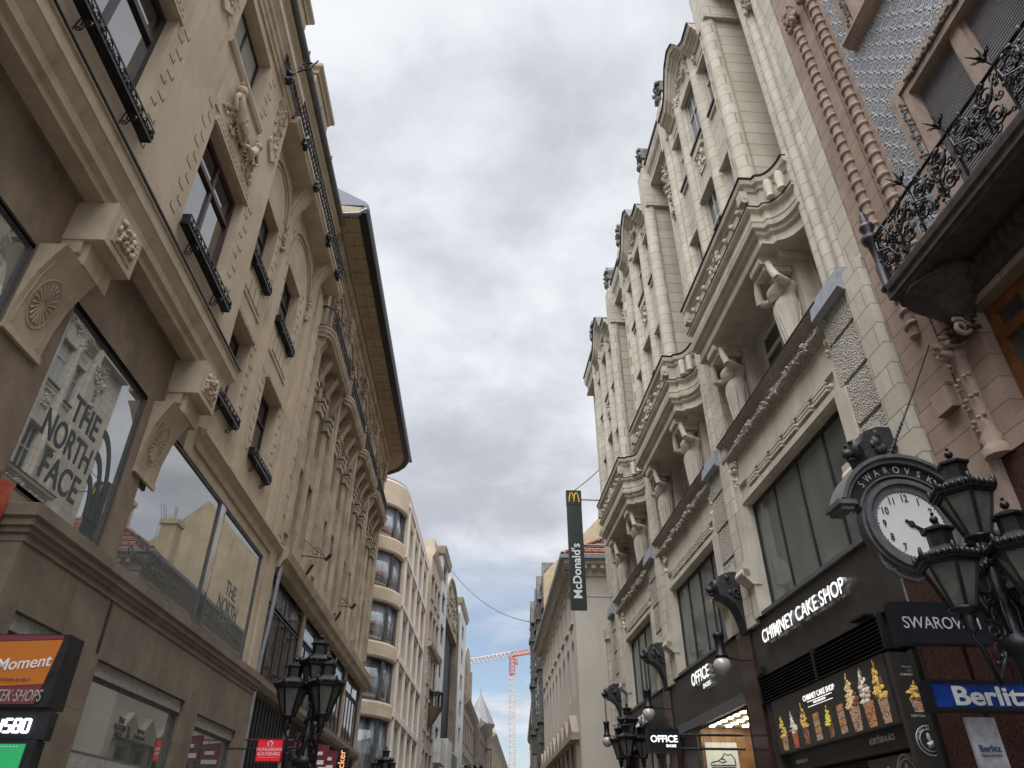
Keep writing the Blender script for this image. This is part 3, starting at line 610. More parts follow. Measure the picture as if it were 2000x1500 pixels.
m_pinkfar = stone('pale_pink_plaster', (.50, .41, .32), (.43, .35, .27), bump=.2, F=FD)
m_slate = plain('grey_slate_roof', (.17, .17, .175), .6, var=.25, sc=3)
C = thing('modern_building', 'modern cream stone building with a rounded glazed corner and white slab edges', 'building', FC.P(50, 0, 0))
rr = 3.0; U0, U1 = 45.2, 58.6
arc = [(U0-rr*math.sin(R(a)), -rr+rr*math.cos(R(a))) for a in range(90, -1, -9)]
flank = [(U0-rr, -14)]
path = flank+arc+[(U1, 0)]
m = MB(FC); m.prism([(u, w) for u, w in [(U0-rr+.5, -14)]+[(U0-(rr-.5)*math.sin(R(a)), -rr+(rr-.5)*math.cos(R(a))) for a in range(90, -1, -9)]+[(U1, -.5), (U1, -14)]], 'z', 0, 21.6); m.build('core_wall', m_cstone, C)
FLZ = [(4.2, 7.6), (8.45, 10.75), (11.65, 13.95), (14.85, 17.1), (18.05, 20.15)]
bands = [(7.6, 8.45), (10.75, 11.65), (13.95, 14.85), (17.1, 18.05), (20.15, 21.9)]
for z0, z1 in bands:
    m = MB(FC); m.sweep(path, [(-.5, z0), (0, z0), (.06, z0+.1), (.06, z1-.12), (0, z1), (-.5, z1)]); m.build('stone_band', m_cstone, C)
    m = MB(FC); m.sweep([(U0, 0), (U1, 0)], [(0, (z0+z1)/2-.15), (.16, (z0+z1)/2-.15), (.16, (z0+z1)/2+.15), (0, (z0+z1)/2+.15)]); m.build('slab_edge', m_crib, C)
m = MB(FC); m.sweep(path, [(-.5, 21.9), (-.05, 21.9), (-.05, 22.05), (-.5, 22.05)]); m.build('roof_edge', m_lead, C)
cols = [U0+.35, U0+3.5, U0+6.6, U0+9.8, U1-.35]
for i, c in enumerate(cols):
    m = MB(FC); m.box(c-.35, c+.35, -.5, .05, 0, 21.7); m.box(c-.08, c+.08, .05, .17, 0, 21.2, 1); m.build('rib', [m_cstone, m_crib], C)
for i, c in enumerate([U0+1.95, U0+5.05, U0+8.2]):
    m = MB(FC); m.box(c-.12, c+.12, -.5, -.02, 0, 21.7); m.build('mullion_rib', m_crib, C)
m = MB(FC); m.sweep(flank+[(U0-rr, -rr)], [(-.5, 0), (-.02, 0), (-.02, 21.6), (-.5, 21.6)]); m.build('flank_wall', m_cstone, C)
for z0, z1 in FLZ:
    f = MB(FC); f.sweep(arc, [(-.26, z0), (-.2, z0), (-.2, z0+.07), (-.26, z0+.07)]); f.sweep(arc, [(-.26, z1-.07), (-.2, z1-.07), (-.2, z1), (-.26, z1)])
    for k in (0, 3, 7, 10): u, w = arc[k]; f.box(u-.05, u+.05, w-.3, w-.12, z0, z1)
    o = f.build('corner_window', m_gray, C); p = MB(FC); p.sweep(arc, [(-.34, z0), (-.27, z0), (-.27, z1), (-.34, z1)], sm=True); p.build('pane', m_gcool, o)
    for a, b in zip(cols, cols[1:]):
        c = (a+b)/2; window(FC, C, a+.36, c-.14, z0, z1, -.3, m_dk, m_stone_g, (), (), .06); window(FC, C, c+.14, b-.36, z0, z1, -.3, m_dk, m_stone_g, (), (), .06)

D = thing('corner_apartment_building', 'narrow pale stone apartment building with a round iron balcony beside the modern building', 'building', FD.P(63, 0, 0))
def facade(F, root, u0, u1, z0, z1, w, mat, rows, ncol, ww, gm=None, fm=None, arch=False, dep=.25, back=-9, sills=True):
    st = (u1-u0)/ncol; hs = [(u0+(i+.5)*st-ww/2, u0+(i+.5)*st+ww/2, a, b) for a, b in rows for i in range(ncol)]
    m = MB(F); m.wall(u0, u1, z0, z1, w, hs, dep)
    m.add([(u0, w, z0), (u0, back, z0), (u0, back, z1), (u0, w, z1)], [(0, 1, 2, 3)]); m.add([(u1, w, z0), (u1, back, z0), (u1, back, z1), (u1, w, z1)], [(0, 1, 2, 3)])
    m.box(u0+.05, u1-.05, back, w-dep-.15, z0, z1-.02); m.build('front_wall', mat, root)
    for h in hs:
        window(F, root, h[0], h[1], h[2], h[3], w-dep+.08, fm or m_dkwood, gm or m_stone_g, (.5,), (.65,), .06, .05)
        if sills: q = MB(F); q.box(h[0]-.12, h[1]+.12, w, w+.12, h[2]-.14, h[2]-.02); q.build('sill', mat, root); q = MB(F); q.box(h[0]-.14, h[1]+.14, w, w+.10, h[3]+.04, h[3]+.22); q.build('lintel', mat, root)
    return hs
D1 = 66.0
facade(FD, D, 58.9, D1, 0, 23.0, .3, m_pinkfar, [(5.5, 7.6), (9, 11.2), (12.4, 14.6), (15.8, 17.8), (19, 20.8)], 3, 1.2)
m = MB(FD); m.sweep([(58.9, .3), (D1, .3)], [(0, 22.3), (.2, 22.6), (.3, 22.9), (0, 23.05)]); m.sweep([(58.9, .3), (D1, .3)], [(0, 14.9), (.3, 15.0), (.4, 15.3), (0, 15.4)]); m.build('cornice', m_pinkfar, D)
m = MB(FD); m.box(63, D1, -3, -.1, 23, 25.4); m.build('attic', m_pinkfar, D); m = MB(FD); m.prism([(-1, 23.0), (-4, 26), (-9, 26), (-9, 23.0)], 'u', 58.9, D1); m.build('roof', m_slate, D)
for u0 in (59.1, 65.0):
    m = MB(FD)
    m.box(u0-.05, u0+.85, .3, .32, 5, 15)
    for q in range(25): m.box(u0+(q % 2)*.4, u0+.4+(q % 2)*.4, .32, .37, 5+q*.4, 5.25+q*.4)
    m.build('quoin', m_farwhite, D)
m = MB(FD); m.lathe(63, .3, [(.2, 9.6), (.6, 10.2), (1.0, 10.8), (1.1, 11.0)], 16, 0); m.build('balcony', m_farst2, D)
m = MB(FD); m.lathe(63, .3, [(1.0, 12.05), (1.06, 12.05), (1.06, 12.12), (1.0, 12.12)], 16)
for i in range(20): a = 2*math.pi*i/20; x, y = 63+1.0*math.cos(a), .3+1.0*math.sin(a); m.tube([(x, y, 11), (x, y, 12.1)], .03, 4); m.scroll((x, y, 11.6), .16, 1.2, i, .025)
m.build('iron_railing', m_iron, D)
E_ = thing('white_piered_building', 'building with two white marble piers around a dark slate bay and an arched gable', 'building', FD.P(84, 0, 0))
m = MB(FD); m.box(66.1, 97, -9, -1.2, 0, 24); m.box(71.7, 87, -1.2, -.5, 9.5, 21.2); m.build('dark_cladding', m_fardark, E_)
for a, b, zt in ((66.1, 71.6, 25.8), (87.1, 96.9, 27.0)):
    hs = facade(FD, E_, a, b, 6.5, zt, .32, m_farwhite, [(8.5+i*2.9, 10.3+i*2.9) for i in range(6)], 1, 2.6, m_stone_g, m_dk, sills=False, back=-1.2)
    m = MB(FD); m.sweep([(a, -1.2), (a, .32), (b, .32), (b, -1.2)], [(0, zt-.9), (.2, zt-.7), (.35, zt-.1), (.35, zt), (-.3, zt+.25)]); m.build('pier_cornice', m_farst, E_)
m = MB(FD); m.box(86.3, 87.05, -.5, .3, 9, 25); m.build('grey_return', m_farst2, E_)
m = MB(FD); c = 79; pts = [(71.8, 21.2), (86.2, 21.2), (86.2, 22.4)]+[(c+6.6*math.cos(R(a)), 22.4+3.8*math.sin(R(a))) for a in range(10, 171, 10)]+[(71.8, 22.4)]; m.prism(pts, 'w', -1.0, .1)
m.tube([(u, .12, z) for u, z in pts[2:]], .25, 5); m.carve(74, 84, 22, 25, .1, 40, .35, .2); m.build('arched_gable', m_farst, E_)
for i in range(5): m = MB(FD); m.box(67+i*6, 71.5+i*6, -1.2, .9, 6.9 if i % 2 else 7.4, 9.9 if i % 2 else 9.2); m.build('canopy_panel', m_farwhite if i != 2 else m_gray, E_)
m = MB(FD); m.box(66.1, 97, -1.2, -.3, 0, 6.6); m.build('shop_front', m_dk, E_)
Fb = thing('arched_attic_building', 'beige stone building with an arched attic beyond the white piers', 'building', FD.P(108, 0, 0))
facade(FD, Fb, 97.5, 118, 0, 17, .3, m_farst, [(3, 6.5), (8, 11), (12.5, 15.3)], 7, 1.3)
m = MB(FD); m.sweep([(97.5, .3), (118, .3)], [(0, 16.4), (.5, 16.8), (.8, 17.2), (0, 17.8)]); pts = [(98, 17), (108, 17), (108, 22)]+[(103+5*math.cos(R(a)), 22+2.4*math.sin(R(a))) for a in range(0, 181, 15)]; m.prism(pts, 'w', -5, .3); m.box(98.6, 99.8, .3, .6, 17.6, 22); m.box(106, 107.2, .3, .6, 17.6, 22); m.box(109, 118, -5, -.5, 17, 19.6); m.build('arched_attic', m_farst, Fb)
G = thing('turreted_building', 'dark old stone building with a pointed slate turret roof', 'building', FG.P(130, .6, 0))
facade(FG, G, 118.5, 139.5, 0, 17, .6, m_farst2, [(3, 6.5), (8, 11), (12, 15)], 7, 1.4)
m = MB(FG); m.sweep([(118.5, .6), (139.5, .6)], [(0, 16.4), (.5, 16.8), (.9, 17.2), (0, 17.8)]); m.lathe(133, -.3, [(2.2, 15), (2.2, 18.2), (2.5, 18.4), (2.5, 18.7)], 10, 0); m.build('cornice', m_farst2, G); m = MB(FG); m.box(120, 130, -4, -.6, 17, 18.6); m.build('attic', m_farst2, G)
m = MB(FG); m.lathe(133, -.3, [(2.6, 18.7), (2.1, 19.8), (1.0, 21.9), (.1, 23.4), (.05, 24.4)], 10, sm=False); m.prism([(-.7, 17.6), (-4, 20), (-8, 20), (-8, 17)], 'u', 118.5, 139.5); m.build('turret_roof', m_slate, G)
H = thing('domed_building', 'pale columned stone building with a rounded mansard at the far bend of the street', 'building', FG.P(180, .8, 0))
facade(FG, H, 140, 215, 0, 18, 1.0, m_farst, [(3, 7), (9, 11.6), (13, 15.6)], 15, 1.5)
m = MB(FG); m.sweep([(140, 1.0), (215, 1.0)], [(0, 17.2), (.6, 17.7), (1.2, 18.2), (0, 18.8)])
for i in range(15): m.lathe(142+i*4.9, 1.2, [(.45, 6), (.4, 16.6), (.6, 17)], 8)
m.build('colonnade', m_farst, H)
m = MB(FG); m.prism([(.6, 18.4), (.2, 20.4), (-1.5, 22), (-9, 22.4), (-9, 18.4)], 'u', 141, 158); m.build('mansard_roof', m_slate, H); m = MB(FG); m.lathe(166, -2, [(3, 18), (2.9, 21.4), (2.0, 24), (.3, 25)], 12); m.build('dome', m_farwhite, H); m = MB(FG); m.lathe(196, -2, [(3, 18), (2.9, 21.4), (2.0, 24), (.3, 25)], 12); m.build('dome', m_slate, H)

# ---------------------------------------------------------------- right, beyond the cream building
FW_ = Frame(-2.4, 4.4, 'R')
m_wplast = stone('warm_white_plaster', (.52, .47, .40), (.47, .425, .36), bump=.1, streak=.25, F=FW_, mott=.5)
m_yel = stone('yellow_fire_wall', (.45, .365, .225), (.35, .285, .185), bump=.3, streak=.7, F=FW_, mott=.8)
def tilemat():
    m, nt, b = newmat('red_roof_tiles'); L = nt.links.new
    g = N(nt, 'ShaderNodeTexCoord'); br = N(nt, 'ShaderNodeTexBrick', i_Scale=1.); L(g.outputs['Object'], br.inputs[0])
    for k, v in (('Color1', (.36, .13, .075, 1)), ('Color2', (.22, .085, .055, 1)), ('Mortar', (.05, .025, .02, 1)), ('Mortar Size', .03), ('Brick Width', .34), ('Row Height', .26), ('Bias', 0.)): br.inputs[k].default_value = v
    L(br.outputs[0], b.inputs['Base Color']); b.inputs['Roughness'].default_value = .8
    bp = N(nt, 'ShaderNodeBump', i_Strength=.8, i_Distance=.05); bp.invert = True; L(br.outputs[1], bp.inputs['Height']); L(bp.outputs[0], b.inputs['Normal']); return m
m_roof = tilemat()
Wb = thing('white_plaster_building', 'low warm white building with arched windows, zigzag shop gables and red tiled hip roof', 'building', FW_.P(43, 0, 0))
A, B = 33.8, 53.0; ZE = 13.3
n = 9; st = (B-A-.6)/n
arch = [(A+.55+(i+.5)*st-.45, A+.55+(i+.5)*st+.45, 7.4, 9.9) for i in range(n)]; rect = [(A+.55+(i+.5)*st-.42, A+.55+(i+.5)*st+.42, 10.75, 12.1) for i in range(n)]; gr = [(A+.55+(i+.5)*st-.6, A+.55+(i+.5)*st+.6, .4, 5.3) for i in range(n)]
m = MB(FW_); m.wall(A, B, 0, ZE, 0, arch+rect+gr, .3); m.box(A+.02, B, -12, -.45, 0, ZE-.02); m.add([(A, 0, 0), (A, -12, 0), (A, -12, ZE), (A, 0, ZE)], [(0, 1, 2, 3)])
for h in arch:                                             # spandrels that turn the square heads into round ones
    c = (h[0]+h[1])/2; r = .45
    for s in (-1, 1): m.prism([(c+s*r, h[3])]+[(c+s*r*math.cos(R(a)), h[3]-r+r*math.sin(R(a))) for a in range(0, 91, 15)], 'w', -.28, -.001)
m.build('front_wall', m_wplast, Wb)
for h in arch: window(FW_, Wb, *h, -.2, m_shut, m_stone_g, (.5,), (.75,), .06, .05)
for h in rect: 
    window(FW_, Wb, *h, -.2, m_shut, m_stone_g, (.5,), (.6,), .06, .05); m = MB(FW_)
    m.box(h[0]-.14, h[0]-.01, 0, .06, h[2]-.1, h[3]+.1); m.box(h[1]+.01, h[1]+.14, 0, .06, h[2]-.1, h[3]+.1); m.box(h[0]-.2, h[1]+.2, 0, .09, h[3]+.1, h[3]+.24); m.box(h[0]-.2, h[1]+.2, 0, .1, h[2]-.22, h[2]-.1); m.build('window_surround', m_wplast, Wb)
for h in gr:
    window(FW_, Wb, *h, -.2, m_orange, m_stone_g, (.5,), (.7,), .09, .06, 'shop_window'); c = (h[0]+h[1])/2; m = MB(FW_)
    m.prism([(c-.98, 5.65), (c+.98, 5.65), (c+.98, 5.8), (c, 6.6), (c-.98, 5.8)], 'w', 0, .32); m.box(c-.98, c+.98, 0, .40, 5.5, 5.66); m.box(c-.8, c-.66, 0, .14, .3, 5.5); m.build('shop_gable', m_farst, Wb)
m = MB(FW_); m.sweep([(A, -12), (A, 0), (B, 0)], [(0, 12.5), (.08, 12.55), (.1, 12.75), (.26, 12.95), (.5, 13.05), (.5, 13.2), (.56, 13.3), (0, 13.45)])
for i in range(44): u = A+.3+i*.43; m.box(u, u+.2, .1, .42, 12.82, 13.0)
for i in range(24): w = -.4-i*.43; m.box(A-.42, A-.1, w-.2, w, 12.82, 13.0)
m.build('eave_cornice', m_wplast, Wb)
m = MB(FW_); m.sweep([(A, -12), (A, 0), (B, 0)], [(.52, 13.22), (.68, 13.24), (.7, 13.4), (.5, 13.4)]); m.build('eave_gutter', m_lead, Wb)
m = MB(FW_); m.add([(A-.6, .6, 13.38), (B, .6, 13.38), (B, -5.5, 17.6), (A+5.5, -5.5, 17.6), (A-.6, -12, 13.38), (B, -12, 13.38)], [(0, 1, 2, 3), (0, 3, 4), (4, 3, 2, 5), (0, 4, 5, 1)]); 
for k in range(30):
    f = k/30; m.tube([(A-.6+6.1*f, .6-6.1*f, 13.4+4.22*f+.06), (A-.6+6.1*(f+.04), .6-6.1*(f+.04), 13.4+4.22*(f+.04)+.04)], .1, 5)
for k in range(16):                                        # tile courses of the hip seen from the street
    f = k/16; m.box(A-.6+6.1*f, A-.5+6.1*f, -11.6+6.0*f, .5-6.0*f, 13.40+4.22*f, 13.46+4.22*f)
m.build('tiled_roof', m_roof, Wb)
m = MB(FW_); m.box(A-.07, A-.0, -3.1, -2.0, 10.0, 12.0); m.box(A-.15, A, -3.25, -1.85, 9.85, 10.0); m.build('window_surround', m_wplast, Wb)
o = MB(FW_); o.box(A-.10, A-.07, -2.95, -2.15, 10.1, 11.9); o = o.build('window', m_shut, Wb); m = MB(FW_)
for a, b in ((10.2, 11.2), (11.3, 11.8)):
    for c in (-2.88, -2.52): m.box(A-.125, A-.10, c, c+.3, a, b)
m.build('pane', m_stone_g, o)
for c, w in ((41, -5.6), (44.5, -3.9)):
    m = MB(FW_); m.box(c-.5, c+.5, w-.5, w+.5, 15.5, 19.2); m.box(c-.6, c+.6, w-.6, w+.6, 18.9, 19.2); m.tube([(c, w, 19.2), (c, w, 20.2)], .1, 6); m.build('chimney', m_yel, Wb)
m = MB(FW_); q = random.Random(5)
for i in range(7): u = 47+i*.4; m.tube([(u, -6, 17.4), (u+.2, -6, 20+q.random()), (u-.4, -6, 20.6+q.random())], .02, 3)
m.build('aerial', m_dk, Wb)

K = thing('tall_soot_building', 'tall sooty ornate building with a yellow fire wall rising over the red tiled roof', 'building', FW_.P(60, 0, 0))
m = MB(FW_); m.prism([(-.3, 0), (-.3, 19.2), (-5.8, 24.8), (-11.5, 19.5), (-11.5, 0)], 'u', 54.0, 54.6); m.build('fire_wall', m_yel, K)
m_kdark = stone('sooty_stone', (.16, .145, .13), (.085, .08, .075), bump=.7, F=FW_, streak=.7, mott=2)
facade(FW_, K, 54.6, 70, 0, 19.6, -.8, m_kdark, [(6.5, 9), (10.3, 12.8), (14, 16.5), (17.2, 19)], 5, 1.6)
m = MB(FW_)
for i, (u, w0) in enumerate(((56, -.35), (59.5, -.15), (63, -.25), (67, -.1))):
    m.box(u-.6, u+.6, -.8, w0, 7+i % 2, 18.6); m.carve(u-.6, u+.6, 8, 18.5, w0-.03, 70, .12, .08, 0, i); m.prism([(u-.9, 18.6), (u+.9, 18.6), (u, 20.8)], 'w', -1.4, w0)
    m.box(u-.35, u+.35, w0, w0+.02, 10, 12.6, 1); m.box(u-.35, u+.35, w0, w0+.02, 14, 16.4, 1)
    for z in (9.4, 13.2, 17): m.box(u-.75, u+.75, -.8, w0+.12, z, z+.35)
m.build('oriel', [m_kdark, m_stone_g], K)
m = MB(FW_); m.box(54.6, 70, -.8, -.1, 5.2, 6.2); m.box(62.5, 62.7, -.8, -.05, 9.4, 10.4, 1); m.box(54.6, 70, -.8, -.35, 0, 5.2, 2); m.build('shop_cornice', [m_kdark, plain('green_banner', (.06, .11, .08), .7), plain('brown_wood_front', (.13, .06, .035), .5)], K)
m = MB(FW_); m.sweep([(54.6, -.8), (70, -.8)], [(0, 19.1), (.3, 19.4), (.4, 19.6), (0, 19.9)]); m.prism([(-.7, 19.7), (-5.8, 24.7), (-11.5, 20.4)], 'u', 54.6, 70, 1); m.build('roof_cornice', [m_kdark, m_slate], K)
FM = Frame(0.3, 1.85, 'R')
Mb = thing('beige_corner_building', 'beige stone building with a rounded projecting corner at the right end of the street', 'building', FM.P(85, -1, 0))
facade(FM, Mb, 76, 125, 0, 15.6, -.3, m_farst, [(3, 6), (8, 10.5), (11.6, 14)], 12, 1.4)
m = MB(FM); m.lathe(76.5, -1.6, [(1.5, 0), (1.5, 13.6), (1.75, 13.8), (1.75, 14.2), (1.5, 14.4), (1.5, 16.4), (1.75, 16.7), (1.2, 17.4), (.1, 17.8)], 14); m.sweep([(76, -.3), (125, -.3)], [(0, 14.8), (.3, 15.2), (.4, 15.6), (0, 15.9)]); m.build('round_corner', m_farst, Mb)
# ---------------------------------------------------------------- right: cream building with bay oriels, caryatids and lion brackets
RC = thing('cream_oriel_building', 'tall cream stone building with curved oriels, caryatid figures and balconies over black shop fronts', 'building', FR.P(18, 0, 0))
PI_ = [8.2, 14.3, 20.45, 26.5]; OC = [11.35, 17.45, 23.45]; UE = 28.3
WR = -.85                                                   # recessed wall plane
m = MB(FR); m.box(7.53, UE, -12, -1.6, 4.3, 21.0); m.box(7.53, UE, -12, -2.6, 0, 4.3); m.build('core_wall', m_cream, RC)
m = MB(FR)
ws = []; lw_ = []; WC_ = -.50
for oc in OC:
    lw_ += [(oc-.85, oc+.85, 9.4, 10.95), (oc-2.4, oc-1.85, 9.4, 10.9), (oc+1.85, oc+2.4, 9.4, 10.9)]
    for s in (-1, 1): ws += [(oc+s*2.3-.28, oc+s*2.3+.28, 13.2, 15.2), (oc+s*2.3-.28, oc+s*2.3+.28, 16.6, 18.8)]
m.wall(7.53, UE, 11.1, 20.4, WR, ws, .3); m.build('recessed_wall', m_creamj, RC)
m = MB(FR); m.wall(7.53, UE, 9.15, 11.1, WC_, lw_, .3); m.build('recessed_wall', m_creamp, RC)
for h in lw_: window(FR, RC, *h, WC_-.06, m_white, m_gcurt, (.5,) if h[1]-h[0] > 1 else (), (.66,), .09, .06)
for h in ws: window(FR, RC, *h, WR-.15, m_wframe, m_gcurt if h[2] < 9.6 else m_stone_g, (.5,) if h[1]-h[0] > 1 else (), (.68,), .08, .06)
for i, c in enumerate(PI_):                                 # piers: one flat and two rounded ribs
    m = MB(FR); e = .66 if i < 3 else 1.3
    m.box(c-.66, c-.30, WR, 0, 9.0, 20.0); m.box(c-.30, c+.62, WR, -.18, 9.0, 20.0)
    for x in (-.12, .22, .48): m.lathe(c+x, -.16, [(.17 if x < .4 else .13, 9.0), (.17 if x < .4 else .13, 19.6)], 10)
    if i == 3: m.box(c+.62, UE, WR, -.1, 9.0, 20.4)
    m.build('pier', m_cream, RC)
    m = MB(FR); m.carve(c-.45, c+.45, 18.3, 19.7, -.05, 70, .1, .12, 0, 200+i); m.carve(c-.12, c+.16, 17.0, 18.3, -.02, 26, .09, .1, 0, 210+i)
    m.prism([(WR, 18.0), (-.4, 18.1), (-.1, 18.8), (.1, 19.6), (WR, 19.6)], 'u', c-.2, c+.2); m.build('pier_capital', m_creamp, RC)
# straight attic cornices between the oriels
for i, (a, b) in enumerate(((7.53, 9.45), (13.25, 15.55), (19.35, 21.55), (25.35, UE))):
    m = MB(FR); m.box(a, b, WR-.3, .0, 19.6, 20.5); m.sweep([(a, 0), (b, 0)], [(-.05, 19.6), (.05, 19.62), (.07, 19.8), (.16, 19.86), (.18, 20.0), (.26, 20.1), (.3, 20.28), (.3, 20.42), (-.05, 20.6)])
    m.box(a, b, WR, .22, 19.5, 19.6); m.build('attic_cornice', m_creamp, RC)
    m = MB(FR); m.sweep([(a, 0), (b, 0)], [(.1, 20.62), (.33, 20.43), (.35, 20.5), (.1, 20.68)]); m.build('lead_edge', m_dk, RC)
for k, oc in enumerate(OC):
    # oriel shaft
    a, b = oc-1.9, oc+1.9; wo = .3
    A1, A2 = oc-1.17, oc+1.17
    hs = []
    for c, hw in ((A1, .21), (oc, .35), (A2, .21)):
        up = (16.3, 17.95) if hw < .3 else (16.5, 18.35); hs += [(c-hw, c+hw, *up), (c-hw, c+hw, 12.2, 14.3 if hw < .3 else 14.68)]
    m = MB(FR); m.wall(a, b, 11.5, 19.6, wo, hs, .16)
    for x in (a, b): m.add([(x, wo, 11.5), (x, WR, 11.5), (x, WR, 19.8), (x, wo, 19.8)], [(0, 1, 2, 3)], 1)
    m.build('oriel_wall', [m_cream, m_creamj], RC)
    m = MB(FR)
    for x, r in ((a+.12, .2), (b-.12, .2), (a+.38, .13), (b-.38, .13), (oc-.66, .17), (oc+.66, .17), (oc-.45, .07), (oc+.45, .07)): m.lathe(x, wo-.02, [(r, 11.6), (r, 18.6 if abs(x-oc) > 1 else 18.9)], 10)
    for x in (a+.12, b-.12): m.box(x-.24, x+.3, WR, wo+.14, 18.6, 20.3)
    m.build('rib', m_cream, RC)
    for i, h in enumerate(hs):
        w = h[1]-h[0] > .5
        window(FR, RC, *h, wo-.06, m_wframe, (m_gcurt, m_gblind, m_stone_g)[(i+k) % 3] if not (k == 0 and h[2] > 15 and w) else m_shut, () if not w else (.5,), (.62,), .045, .05)
        if h[2] > 15 or True:
            m = MB(FR); m.box(h[0]-.06, h[1]+.06, wo, wo+.09, h[2]-.08, h[2]-.01, 1); m.box(h[0]-.04, h[1]+.04, wo, wo+.05, h[2]-.2, h[2]-.08); m.build('sill', [m_creamp, m_dk], RC); m = MB(FR); m.box(h[0]-.08, h[1]+.08, wo, wo+.1, h[3]+.01, h[3]+.09)
            m.box(h[0]-.05, h[1]+.05, wo, wo+.06, h[3]+.09, h[3]+.15); m.build('lintel', m_creamp, RC)
    m = MB(FR); m.carve(oc-.22, oc+.22, 15.5, 16.1, wo, 26, .08, .07, 0, 300+k); m.box(oc-.3, oc+.3, wo, wo+.08, 16.1, 16.2); m.box(oc-.2, oc+.2, wo, wo+.03, 15.45, 16.1); m.build('carved_ornament', m_creamp, RC)
    for x in (oc-.7, oc+.7): m = MB(FR); m.box(x-.2, x+.2, wo, wo+.08, 18.5, 19.1); m.carve(x-.2, x+.2, 18.55, 19.05, wo+.06, 30, .065, .07, 0, int(x*10)); m.build('carved_ornament', m_creamp, RC)
    # swept gable cornice with a raised middle
    gp = [(a+.4, 19.0), (a+.9, 19.0), (a+1.15, 19.2), (a+1.35, 19.6), (a+1.55, 19.95), (oc, 20.15), (b-1.55, 19.95), (b-1.35, 19.6), (b-1.15, 19.2), (b-.9, 19.0), (b-.4, 19.0)]
    m = MB(FR); m.prism([(a+.4, 18.4)]+gp+[(b-.4, 18.4)], 'w', WR, wo+.02)
    for o0, o1, z0, z1 in ((.02, .07, -.28, -.18), (.02, .13, -.18, -.10), (.02, .20, -.10, .0), (.02, .29, .0, .15)):
        for (u0, y0), (u1, y1) in zip(gp, gp[1:]):
            m.add([(u0, wo+o0-.4, y0+z0), (u1, wo+o0-.4, y1+z0), (u1, wo+o1, y1+z0), (u0, wo+o1, y0+z0), (u0, wo+o0-.4, y0+z1), (u1, wo+o0-.4, y1+z1), (u1, wo+o1+.04, y1+z1), (u0, wo+o1+.04, y0+z1)],
                  [(0, 1, 2, 3), (4, 7, 6, 5), (0, 4, 5, 1), (1, 5, 6, 2), (2, 6, 7, 3), (3, 7, 4, 0)])
    m.carve(oc-.4, oc+.4, 19.05, 19.5, wo+.06, 24, .07, .06, 0, 330+k); m.build('gable_cornice', m_creamp, RC)
    m = MB(FR)
    for (u0, y0), (u1, y1) in zip(gp, gp[1:]):
        m.add([(u, w, y+dz) for u, y in ((u0, y0), (u1, y1)) for w in (WR, wo+.37) for dz in (.155, .19)], [(0, 1, 3, 2), (4, 6, 7, 5), (0, 4, 5, 1), (2, 3, 7, 6), (1, 5, 7, 3), (0, 2, 6, 4)])
    m.build('lead_edge', m_dk, RC)
    for x in (a+.12, b-.12):                              # pinnacles on the oriel corners
        m = MB(FR); m.box(x-.24, x+.24, wo-.42, wo+.06, 20.3, 20.75); m.build('pinnacle_block', m_cream, RC)
        m = MB(FR); m.box(x-.3, x+.3, wo-.48, wo+.12, 20.75, 20.85); m.prism([(x-.27, 20.85), (x+.27, 20.85), (x+.3, 21.2), (x, 21.62), (x-.3, 21.2)], 'w', wo-.44, wo+.08)
        m.carve(x-.2, x+.2, 20.85, 21.3, wo+.08, 14, .1, .09, 0, int(x*9)); m.blob((x, wo+.1, 20.6), (.16, .12, .16), 0, 7, 5, .1); m.build('pinnacle', m_dark_stone, RC)
    # balcony with bowed ends
    wb = .55; ca, cb = oc-2.0, oc+2.0
    pth = [(ca-.72, -.05)]+[(ca-.72+.62*math.sin(R(t)), .3-.35*math.cos(R(t))) for t in range(15, 91, 15)]+[(ca, .34), (ca, wb), (cb, wb), (cb, .34)]
    pth += [(cb+.72-.62*math.sin(R(t)), .3-.35*math.cos(R(t))) for t in range(90, 0, -15)]+[(cb+.72, -.05)]
    m = MB(FR); m.prism(pth+[(cb+.72, WR), (ca-.72, WR)], 'z', 11.62, 11.72)
    m.sweep(pth, [(-.14, 11.05), (-.1, 11.05), (-.1, 11.3), (-.03, 11.32), (-.02, 11.4), (.04, 11.42), (.05, 11.5), (-.02, 11.54), (-.02, 11.86), (.06, 11.9), (.06, 11.95), (-.04, 11.97), (-.04, 12.42), (.0, 12.44), (.02, 12.52), (.08, 12.56), (.1, 12.66), (-.14, 12.7)])
    for i in range(3):
        for s in (-1, 1): m.blob((oc+s*(.75+i*.4), wb-.02, 12.30), (.06, .08, .08), 0, 7, 5)
    m.carve(oc-.35, oc+.35, 12.0, 12.5, wb-.04, 44, .09, .08, 0, 360+k)
    for x in (ca+.1, cb-.1):
        m.box(x-.1, x+.1, wb-.04, wb+.1, 12.2, 12.44); m.tube([(x-.1, wb+.04, 12.2), (x+.1, wb+.04, 12.2)], .07, 8)
    for s, x0 in ((1, ca-.3), (-1, cb+.3)):
        for q in (0, .22): m.lathe(x0-s*q, .22-q*.6, [(.09, 11.98), (.06, 12.05), (.1, 12.25), (.07, 12.42)], 8)
    m.build('balcony', m_creamp, RC)
    m = MB(FR); m.sweep(pth, [(-.14, 12.70), (.11, 12.665), (.125, 12.70), (-.1, 12.735)]); m.sweep(pth, [(-.02, 11.952), (.075, 11.952), (.075, 11.972), (-.02, 11.976)]); m.build('lead_edge', m_dk, RC)
    m = MB(FR); m.prism([(ca-.7, WR)]+[(u, w-.10) for u, w in pth]+[(cb+.7, WR)], 'z', 11.06, 11.10)
    m.build('balcony_soffit', m_creamp, RC)
